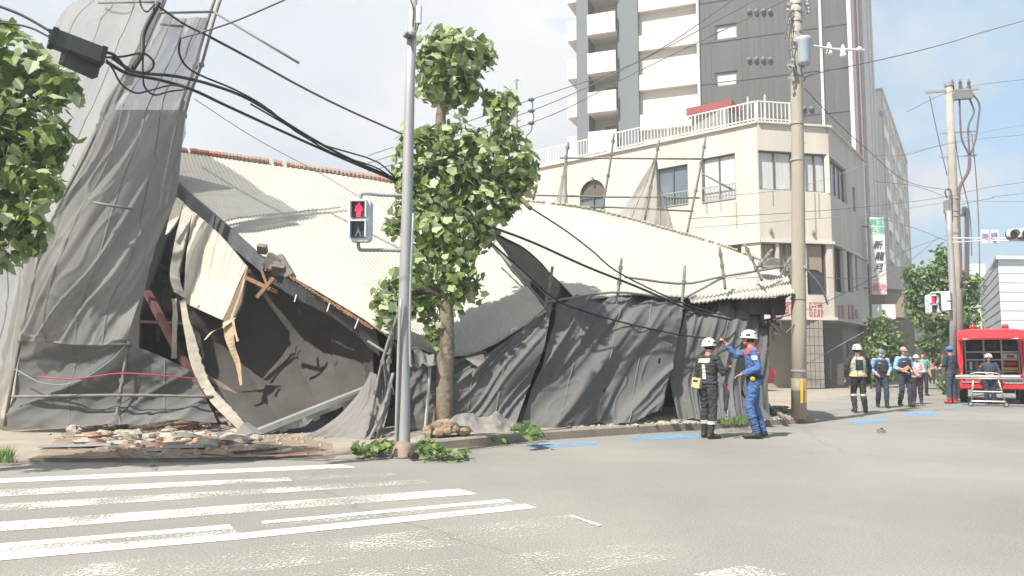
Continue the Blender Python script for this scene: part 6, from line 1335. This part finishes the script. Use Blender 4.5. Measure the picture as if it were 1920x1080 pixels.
def gear2(h):
    sh, ch_ = h['shell'], h['child']
    sh('orange_yoke', S_orange, lambda c, t: (t == 'torso' or (t == 'arm' and c.y < .06 and abs(c.x) < .215)) and c.z > 1.365, .006)
    sh('reflective_panel', S_refl, lambda c, t: t == 'torso' and c.y < -.075 and 1.16 < c.z < 1.34 and abs(c.x) < .08, .009)
    sh('belt', S_black, lambda c, t: t in ('torso', 'leg') and .975 < c.z < 1.025 and abs(c.x) < .22, .016)
    sh('shoulder_patch', S_white, lambda c, t: t == 'arm' and c.x < -.225 and 1.285 < c.z < 1.35 and abs(c.y) < .045, .006)
    b = MB(); b.box((-.19, .03, 1.0), (.05, .09, .07)); b.box((-.18, -.08, 1.01), (.05, .06, .06)); p_ = ch_(b, 'belt_pouch', S_black, smooth=False)
    b = MB(); b.ell((-.2, .03, .98), (.03, .045, .045)); ch_(b, 'yellow_tag', M_yel, p_)
    b = MB(); b.tube(smooth_path([Vector(v) for v in ((.02, .15, 1.0), (.04, .19, .88), (.03, .18, .74), (.02, .14, .66))], 8), .018, 6); ch_(b, 'lanyard', S_black)
    b = MB(); b.box((.0, .15, 1.28), (.05, .03, .09)); ch_(b, 'chest_light', S_black, smooth=False)
    b = MB(); w_ = h['J']['wr_r']; b.box(w_ + Vector((0.0, .10, .05)), (.02, .035, .05)); ch_(b, 'held_marker', S_black, smooth=False)
person(1416, 822, R(78), 1.88, 'rescuer in blue coverall with orange shoulders and white helmet raising an arm to point', dict(torso=S_blue, leg=S_blue), dict(
    pelvis=(0, -.01, .97), chest=(0, .01, 1.31), neck=(0, .03, 1.48), head=(0, .06, 1.635), sh_r=(.185, .03, 1.43), el_r=(.20, .27, 1.36), wr_r=(.17, .40, 1.53), point_r=1, sh_l=(-.185, .01, 1.41), el_l=(-.25, -.06, 1.15), wr_l=(-.20, .17, 1.06),
    kn_l=(-.10, .09, .52), an_l=(-.10, -.02, .085), toe_l=(-.11, .17, .03), kn_r=(.10, -.02, .50), an_r=(.11, -.14, .10), toe_r=(.12, .02, .05), boot=.24), extra=gear2, vox=.0095)
def gear3(h):
    sh, ch_ = h['shell'], h['child']
    sh('rescue_vest', S_vest, lambda c, t: t in ('torso', 'leg') and .93 < c.z < 1.44 and abs(c.x) < .24, .024)
    sh('black_back_panel', S_black, lambda c, t: t == 'torso' and c.y < -.03 and 1.10 < c.z < 1.37 and abs(c.x) < .085, .030)
    sh('yellow_hem_band', S_yel, lambda c, t: t in ('torso', 'leg') and .94 < c.z < 1.04 and abs(c.x) < .24, .030)
    sh('knee_band', S_refl, lambda c, t: t in ('leg',) and .44 < c.z < .49, .010)
    b = MB(); b.box((-.24, -.02, .83), (.10, .10, .26)); b.box((.25, .0, .86), (.10, .1, .2)); ch_(b, 'thigh_pouch', S_brown, smooth=False)
person(1612, 775, R(-8), 1.78, 'rescuer in dark uniform, yellow-grey vest and white helmet walking away past the white building', dict(torso=S_black, leg=S_black), dict(
    el_l=(-.30, -.02, 1.18), wr_l=(-.30, .05, .95), el_r=(.30, .0, 1.18), wr_r=(.28, .08, .95), kn_l=(-.10, .12, .52), an_l=(-.10, .04, .10), toe_l=(-.12, .22, .05), an_r=(.10, -.16, .10), kn_r=(.10, -.02, .5), toe_r=(.11, 0, .04)), extra=gear3)
def police(h):
    sh, ch_ = h['shell'], h['child']
    sh('police_vest', S_navy, lambda c, t: t == 'torso' and 1.02 < c.z < 1.43 and abs(c.x) < .17, .022)
    sh('duty_belt', S_black, lambda c, t: t in ('torso', 'leg') and .965 < c.z < 1.02 and abs(c.x) < .22, .020)
    b = MB(); b.box((-.08, .155, 1.28), (.09, .04, .10)); b.box((.09, .155, 1.25), (.07, .035, .12)); b.box((.0, .16, 1.12), (.2, .04, .07)); p_ = ch_(b, 'vest_pocket', S_black, smooth=False)
    b = MB(); b.box((.09, .18, 1.33), (.07, .01, .025)); ch_(b, 'name_strip', S_refl, p_, smooth=False)
def police1(h):
    police(h); b = MB(); b.ell(h['hed'] + Vector((0, .06, -.05)), (.06, .05, .05)); h['child'](b, 'face_mask', S_mask)
walk = dict(kn_l=(-.10, .10, .51), an_l=(-.09, .10, .09), toe_l=(-.10, .28, .04), kn_r=(.10, .03, .5), an_r=(.09, -.14, .10), toe_r=(.11, .02, .05))
person(1655, 765, R(172), 1.72, 'police officer in light blue shirt, dark vest and white mask', dict(torso=S_lblue, leg=S_navy, bare=False), dict(walk, el_l=(-.27, -.03, 1.15), wr_l=(-.17, .17, 1.05), el_r=(.28, -.03, 1.15), wr_r=(.19, .15, 1.03)), head='cap', helmet_m=S_gcap, extra=police1)
def police2(h):
    police(h); b = MB(); b.box((.10, .26, 1.12), (.26, .02, .10), Matrix.Rotation(.45, 3, 'Y')); h['child'](b, 'clipboard', solid('tan_clipboard', (.48, .28, .14)), smooth=False)
person(1698, 763, R(184), 1.78, 'police officer in light blue shirt carrying a tan clipboard beside the woman in pink', dict(torso=S_lblue, leg=S_navy, bare=True), dict(walk, el_l=(-.28, -.03, 1.16), wr_l=(-.26, .14, 1.0), el_r=(.27, .0, 1.15), wr_r=(.12, .22, 1.06)), head='cap', helmet_m=S_cap, extra=police2)
person(1721, 758, R(165), 1.58, 'woman in pale pink top and white sun hat looking down, beside the second officer', dict(torso=S_pink, leg=S_brown, bare=False, boot=S_denim), dict(head=(0, .06, 1.62), el_l=(-.25, 0, 1.14), wr_l=(-.08, .2, 1.12), el_r=(.25, 0, 1.14), wr_r=(.10, .2, 1.16), an_l=(-.12, 0, .085), an_r=(.12, .02, .085)), head='hat', helmet_m=solid('white_sunhat', (.58, .52, .50)))
person(1733, 742, R(170), 1.70, 'person in a green top standing half hidden behind the woman in the sun hat', dict(torso=S_green, leg=S_brown, bare=True), {}, head='none')
person(1748, 720, R(160), 1.62, 'distant walker in a rose top and dark trousers beneath the round tree', dict(torso=S_rose, leg=S_brown, bare=True), dict(walk, el_l=(-.26, 0, 1.15), wr_l=(-.2, .2, 1.1)), head='none')
person(1762, 716, R(185), 1.60, 'far-off person in a pale rose top under the tree, right of the walker in rose', dict(torso=S_pink, leg=S_denim, bare=True), {}, head='none')
person(1786, 757, R(25), 1.84, 'man in dark shirt, blue cap and red shoes standing beside the red vehicle', dict(torso=S_navy, leg=S_denim, boot=S_rshoe, bare=True), dict(el_l=(-.27, .03, 1.16), wr_l=(-.16, .2, 1.15), el_r=(.26, -.02, 1.14), wr_r=(.25, .08, .92), an_l=(-.12, 0, .085), an_r=(.13, .03, .085), boot=.08), head='cap', helmet_m=S_bcap)

# ================================================================ RED RESCUE VEHICLE
VO = Vector((P(1800, 756, 26.3).x, 26.3, 0)); vr = Vector((.866, -.5, 0)); vf = Vector((.5, .866, 0)); vrot = Matrix((vr, vf, Vector((0, 0, 1)))).transposed()
def V(x, y, z): return VO + vr * x + vf * y + Vector((0, 0, z * (1 if z < .9 else 1.06) - (0 if z < .9 else .05)))
van = thing('rescue_van', V(.95, 2.3, 0), 'red rescue van parked with its tailgate raised and shelves of gear inside', 'van')
prof = [(0, .42), (0, .95), (.06, 1.55), (.20, 2.12), (.42, 2.26), (1.2, 2.32), (3.2, 2.28), (3.9, 1.95), (4.55, 1.25), (4.85, 1.05), (4.9, .42)]
b = MB()
def side_(x0, x1, mi=0): b.prism([V(x0, y, z) for y, z in prof], vr * (x1 - x0), mi)
side_(0, .07); side_(1.83, 1.90)
b.prism([V(.07, .42, 2.20), V(.07, 1.2, 2.27), V(.07, 3.2, 2.23), V(.07, 3.2, 2.28), V(.07, 1.2, 2.32), V(.07, .42, 2.26)], vr * 1.76)
b.prism([V(.07, 3.2, 2.28), V(.07, 3.9, 1.95), V(.07, 4.55, 1.25), V(.07, 4.85, 1.05), V(.07, 4.9, .42), V(.07, 4.8, .42), V(.07, 4.7, 1.0), V(.07, 3.8, 1.85)], vr * 1.76)
b.prism([V(.07, -.0, .46), V(.07, 4.8, .46), V(.07, 4.8, .62), V(.07, 0, .62)], vr * 1.76)
body = b.build('body', M_red, van)
# rear opening surround
sr = MB()
for x0, x1, xa, xb in ((.0, .13, .10, .24), (1.90, 1.77, 1.80, 1.66)):
    sr.prism([V(x0, -.02, .55), V(x1, -.02, .55), V(x1 + (.02 if x0 < 1 else -.02), .04, 1.5), V(xb, .20, 2.12), V(xa, .20, 2.12), V(x0, .04, 1.5)], vf * .08)
sr.prism([V(.10, .17, 2.10), V(1.80, .17, 2.10), V(1.74, .30, 2.24), V(.16, .30, 2.24)], vf * .08)
sr.build('rear_pillar', M_red, van)
MB().box(V(.95, -.06, .60), (1.86, .16, .20), vrot).build('rear_bumper', M_red, van)
MB().box(V(.95, -.13, .69), (1.7, .10, .035), vrot).build('step_plate', M_galv, van)
MB().box(V(.95, -.03, .80), (1.55, .05, .20), vrot).build('lower_sill', M_red, van)
MB().box(V(.95, .02, .915), (1.6, .10, .03), vrot).build('sill_trim', M_rim, van)
for x in (.065, 1.835): 
    t = MB().box(V(x, -.035, 1.05), (.11, .05, .36), vrot).build('tail_light', mat('tail_light_red', (.45, .02, .02), .2, spec=.8), van); MB().box(V(x, -.065, .94), (.08, .02, .08), vrot).build('lens', mat('amber_lens', (.6, .25, .03), .3), t)
# dark inside walls
im = MB(); 
for x in (.09, 1.79): im.box(V(x + .01, 1.3, 1.4), (.02, 2.3, 1.5), vrot)
im.box(V(.95, 2.4, 1.4), (1.7, .03, 1.6), vrot); im.box(V(.95, 1.4, 2.185), (1.68, 2.1, .02), vrot); im.box(V(.95, 1.2, .64), (1.7, 2.3, .02), vrot)
im.build('interior_lining', mat('grey_lining', (.05, .05, .055), .8), van)
sh_ = MB()
for x in (.22, .75, 1.25, 1.72):
    for y in (.45, 1.0): sh_.box(V(x, y, 1.42), (.045, .045, 1.25), vrot)
for z in (1.02, 1.38, 1.62, 2.03):
    sh_.box(V(.97, .45, z), (1.5, .05, .04), vrot); sh_.box(V(.97, .72, z - .02), (1.5, .5, .015), vrot)
sh_.build('shelf_frame', mat('shelf_aluminium', (.42, .42, .40), .5, .3), van)
gear = [(.42, 1.50, .28, .16, S_navy, 'dark equipment case'), (.55, 1.78, .3, .22, S_black, 'black bag'), (.36, 1.19, .12, .30, M_rim, 'silver gas bottle'), (.52, 1.19, .12, .28, M_blind, 'tan gas bottle'), (1.48, 1.49, .42, .19, S_white, 'pale bag'), (1.48, 1.76, .34, .2, S_black, 'dark bag'), (1.48, 1.25, .42, .12, S_rshoe, 'red bag'), (1.48, 1.10, .42, .11, M_yel, 'yellow bag'), (.98, 1.80, .3, .2, S_brown, 'brown case')]
for x, z, w_, h_, m_, nm_ in gear:
    o = MB(); o.box((0, 0, 0), (0, 0, 0)); o = MB(); o.box(V(x, .62, z), (w_, .34, h_), vrot); ob = o.build(nm_.replace(' ', '_').replace('dark_', '').replace('black_', '').replace('silver_', '').replace('tan_', '').replace('pale_', '').replace('red_', '').replace('yellow_', '').replace('brown_', ''), m_, label=nm_ + ' on a shelf inside the red rescue van' + {1.76: ', upper right', 1.78: ', upper left', 1.49: ', with a red patch', 1.50: ', second shelf left'}.get(z, ''), cat='gear')
    bv = ob.modifiers.new('b', 'BEVEL'); bv.width = .03; bv.segments = 3
MB().box(V(1.48, .44, 1.48), (.2, .01, .09), vrot).build('red_patch', S_rshoe, bpy.data.objects['bag.002'] if 'bag.002' in bpy.data.objects else van)
o = MB().box(V(.50, .30, .76), (.62, .5, .2), vrot).build('storage_box', S_bcap, label='blue storage box on the floor of the red rescue van', cat='storage box'); bv = o.modifiers.new('b', 'BEVEL'); bv.width = .03; bv.segments = 3
# raised tailgate: a curved shell reaching back from the roof
tg_ = MB(); sec = [(.30, 2.25), (0, 2.30), (-.35, 2.31), (-.62, 2.26), (-.78, 2.14), (-.80, 2.02)]; n__ = 14; vs = []
for y, z in sec:
    for i in range(n__ + 1):
        t = i / n__ - .5; vs.append(V(.93 + t * 1.78, y + .10 * (t * 2) ** 4, z - .05 * (t * 2) ** 4))
tg_.add(vs, [(j * (n__ + 1) + i, (j + 1) * (n__ + 1) + i, (j + 1) * (n__ + 1) + i + 1, j * (n__ + 1) + i + 1) for j in range(len(sec) - 1) for i in range(n__)]); thick(tg_, (0, .03, -.05))
tgo = tg_.build('tailgate', M_red, van, smooth=False)
MB().box(V(.93, -.74, 2.0), (1.5, .06, .03), vrot).build('tailgate_seal', S_white, tgo)
MB().box(V(.93, -.2, 2.22), (1.35, .55, .02), vrot).build('tailgate_window', M_glassd, tgo)
for x in (.12, 1.76): MB().tube([V(x, .25, 1.75), V(x, -.35, 2.22)], .014, 6).build('gas_strut', M_rim, tgo)
for x in (.48, 1.38):
    t = MB().tube([V(x, .2, 2.28), V(x, .2, 2.34)], .11, 14).build('beacon', M_frame, van); MB().tube([V(x, .2, 2.34), V(x, .2, 2.43), V(x, .2, 2.46)], [.10, .09, .05], 14).build('beacon_lens', MATS['tail_light_red'], t, smooth=True)
for x in (.10, 1.80):
    for y in (.85, 3.9):
        w__ = MB().tube([V(x - .10, y, .33), V(x + .10, y, .33)], .33, 24).build('wheel', M_tyre, van); MB().tube([V(x - .11, y, .33), V(x + .11, y, .33)], .19, 16).build('rim', M_rim, w__)
MB().box(V(.95, .5, .42), (1.2, .6, .16), vrot).build('underbody', M_black, van)
MB().box(V(1.0, -.13, .52), (.33, .02, .16), vrot).build('number_plate', S_white, van)
# seated responder at the tailgate
person(0, 0, R(150), 1.70, 'responder in dark jacket at the open tailgate behind the stretcher', dict(torso=S_navy, leg=S_navy), dict(el_l=(-.30, .0, 1.15), wr_l=(-.10, .25, 1.10), el_r=(.30, .0, 1.15), wr_r=(.10, .25, 1.12)), pos=V(.86, -.38, -.12), extra=lambda h: h['shell']('red_armband', S_rshoe, lambda c, t: t == 'arm' and c.x > .2 and 1.33 < c.z < 1.38, .008))
# stretcher
SO = Vector((P(1858, 766, 24.4).x, 24.4, 0)); sr_ = vr.copy(); sf = vf.copy(); srot = vrot
def S(x, y, z): return SO + sr_ * x + sf * y + Vector((0, 0, z))
stc = thing('stretcher', SO, 'wheeled metal ambulance stretcher standing empty behind the red van', 'stretcher')
fr_ = MB()
for y in (-.27, .27): fr_.tube([S(-.88, y, .84), S(.86, y, .84)], .022, 8)
for x in (-.86, .84, 0): fr_.tube([S(x, -.27, .84), S(x, .27, .84)], .02, 8)
for y in (-.27, .27): fr_.tube(smooth_path([S(-.5, y, .85), S(-.45, y, 1.0), S(.2, y, 1.0), S(.3, y, .85)], 10), .013, 6)
fr_.build('bed_frame', M_rim, stc, smooth=True)
m_ = MB().box(S(-.05, 0, .90), (1.7, .5, .07), srot).build('mattress', mat('stretcher_pad', (.40, .39, .36), .7), stc); bv = m_.modifiers.new('b', 'BEVEL'); bv.width = .025; bv.segments = 3
MB().box(S(.62, -.02, .76), (.45, .4, .13), srot).build('gear_basket', mat('basket_mesh', (.25, .23, .22), .7, var=.4, scale=20), stc)
for x0, x1 in ((-.42, -.50), (.22, .38)):
    for y in (-.25, .25): MB().tube([S(x0, y, .84), S(x1, y, .12)], .020, 8).build('leg', M_rim, stc, smooth=True)
lk = MB()
for y in (-.25, .25): lk.tube([S(-.50, y, .16), S(.38, y, .16)], .02, 8); lk.tube([S(-.46, y, .45), S(.30, y, .45)], .014, 6)
for x in (-.5, .38): lk.tube([S(x, -.25, .16), S(x, .25, .16)], .018, 8)
lk.build('link_bar', M_rim, stc)
for x in (-.52, .40):
    for y in (-.25, .25):
        wl = MB().tube([S(x, y - .02, .075), S(x, y + .02, .075)], .075, 14).build('wheel', M_tyre, stc); MB().tube([S(x, y - .024, .075), S(x, y + .024, .075)], .045, 10).build('rim', M_rim, wl)
# red hatchback half hidden behind the wreck
dc = 37.0; c0 = P(1452, 728, dc); c0.z = 0
car = thing('parked_car', c0 + Vector((-1.8, 0, 0)), 'dark red hatchback parked under the white building, half hidden behind the pointing rescuer', 'car')
def K(x, y, z): return c0 + Vector((-x, y, z))
pr_ = [(0.0, .35), (-.06, .75), (.02, .98), (.30, 1.42), (.75, 1.50), (2.0, 1.48), (2.7, 1.02), (3.6, .88), (3.75, .35)]
bm_ = MB(); bm_.prism([K(x, .0, z) for x, z in pr_], (0, 1.6, 0)); o = bm_.build('body', mat('dark_red_car_paint', (.15, .022, .03), .25, var=.05, spec=.7), car); bv = o.modifiers.new('b', 'BEVEL'); bv.width = .08; bv.segments = 4
MB().prism([K(.38, -.012, 1.0), K(.55, -.012, 1.38), K(1.95, -.012, 1.38), K(2.5, -.012, 1.02)], (0, .02, 0)).build('side_window', M_glassd, car)
for x in (.62, 3.0):
    w__ = MB().tube([K(x, -.03, .30), K(x, .18, .30)], .30, 22).build('wheel', M_tyre, car); MB().tube([K(x, -.045, .30), K(x, .1, .30)], .19, 14).build('rim', M_rim, w__)
MB().box(K(-.02, .1, .85), (.1, .16, .3)).build('tail_light', MATS['tail_light_red'], car)
# small far street furniture
t = thing('garden_pot', P(1598, 724, 40), 'small dark planter against the wall by the entrance of the white building', 'planter'); t.location.z = 0
MB().tube([t.location, t.location + Vector((0, 0, .35))], [.16, .2], 12).build('pot', M_rub2, t)
m = MB(); leaves(m, [(1598, 705, 8, 8)], 40, .12, 1.2, lobed=False, seed=12); m.build('foliage', M_leaff, t)
# ================================================================ HAZE (humid, bright summer air)
hz = MB().box((0, 175, 24), (540, 510, 50)).build('haze', None, kind='stuff', origin=(0, 0, 0))
hm_ = bpy.data.materials.new('haze_air'); hm_.use_nodes = True; t = hm_.node_tree; t.nodes.clear(); o = t.nodes.new('ShaderNodeOutputMaterial'); v = t.nodes.new('ShaderNodeVolumePrincipled')
v.inputs['Color'].default_value = (.93, .95, .98, 1); v.inputs['Density'].default_value = .0024; v.inputs['Anisotropy'].default_value = .3
t.links.new(v.outputs[0], o.inputs['Volume']); hz.data.materials.clear(); hz.data.materials.append(hm_)
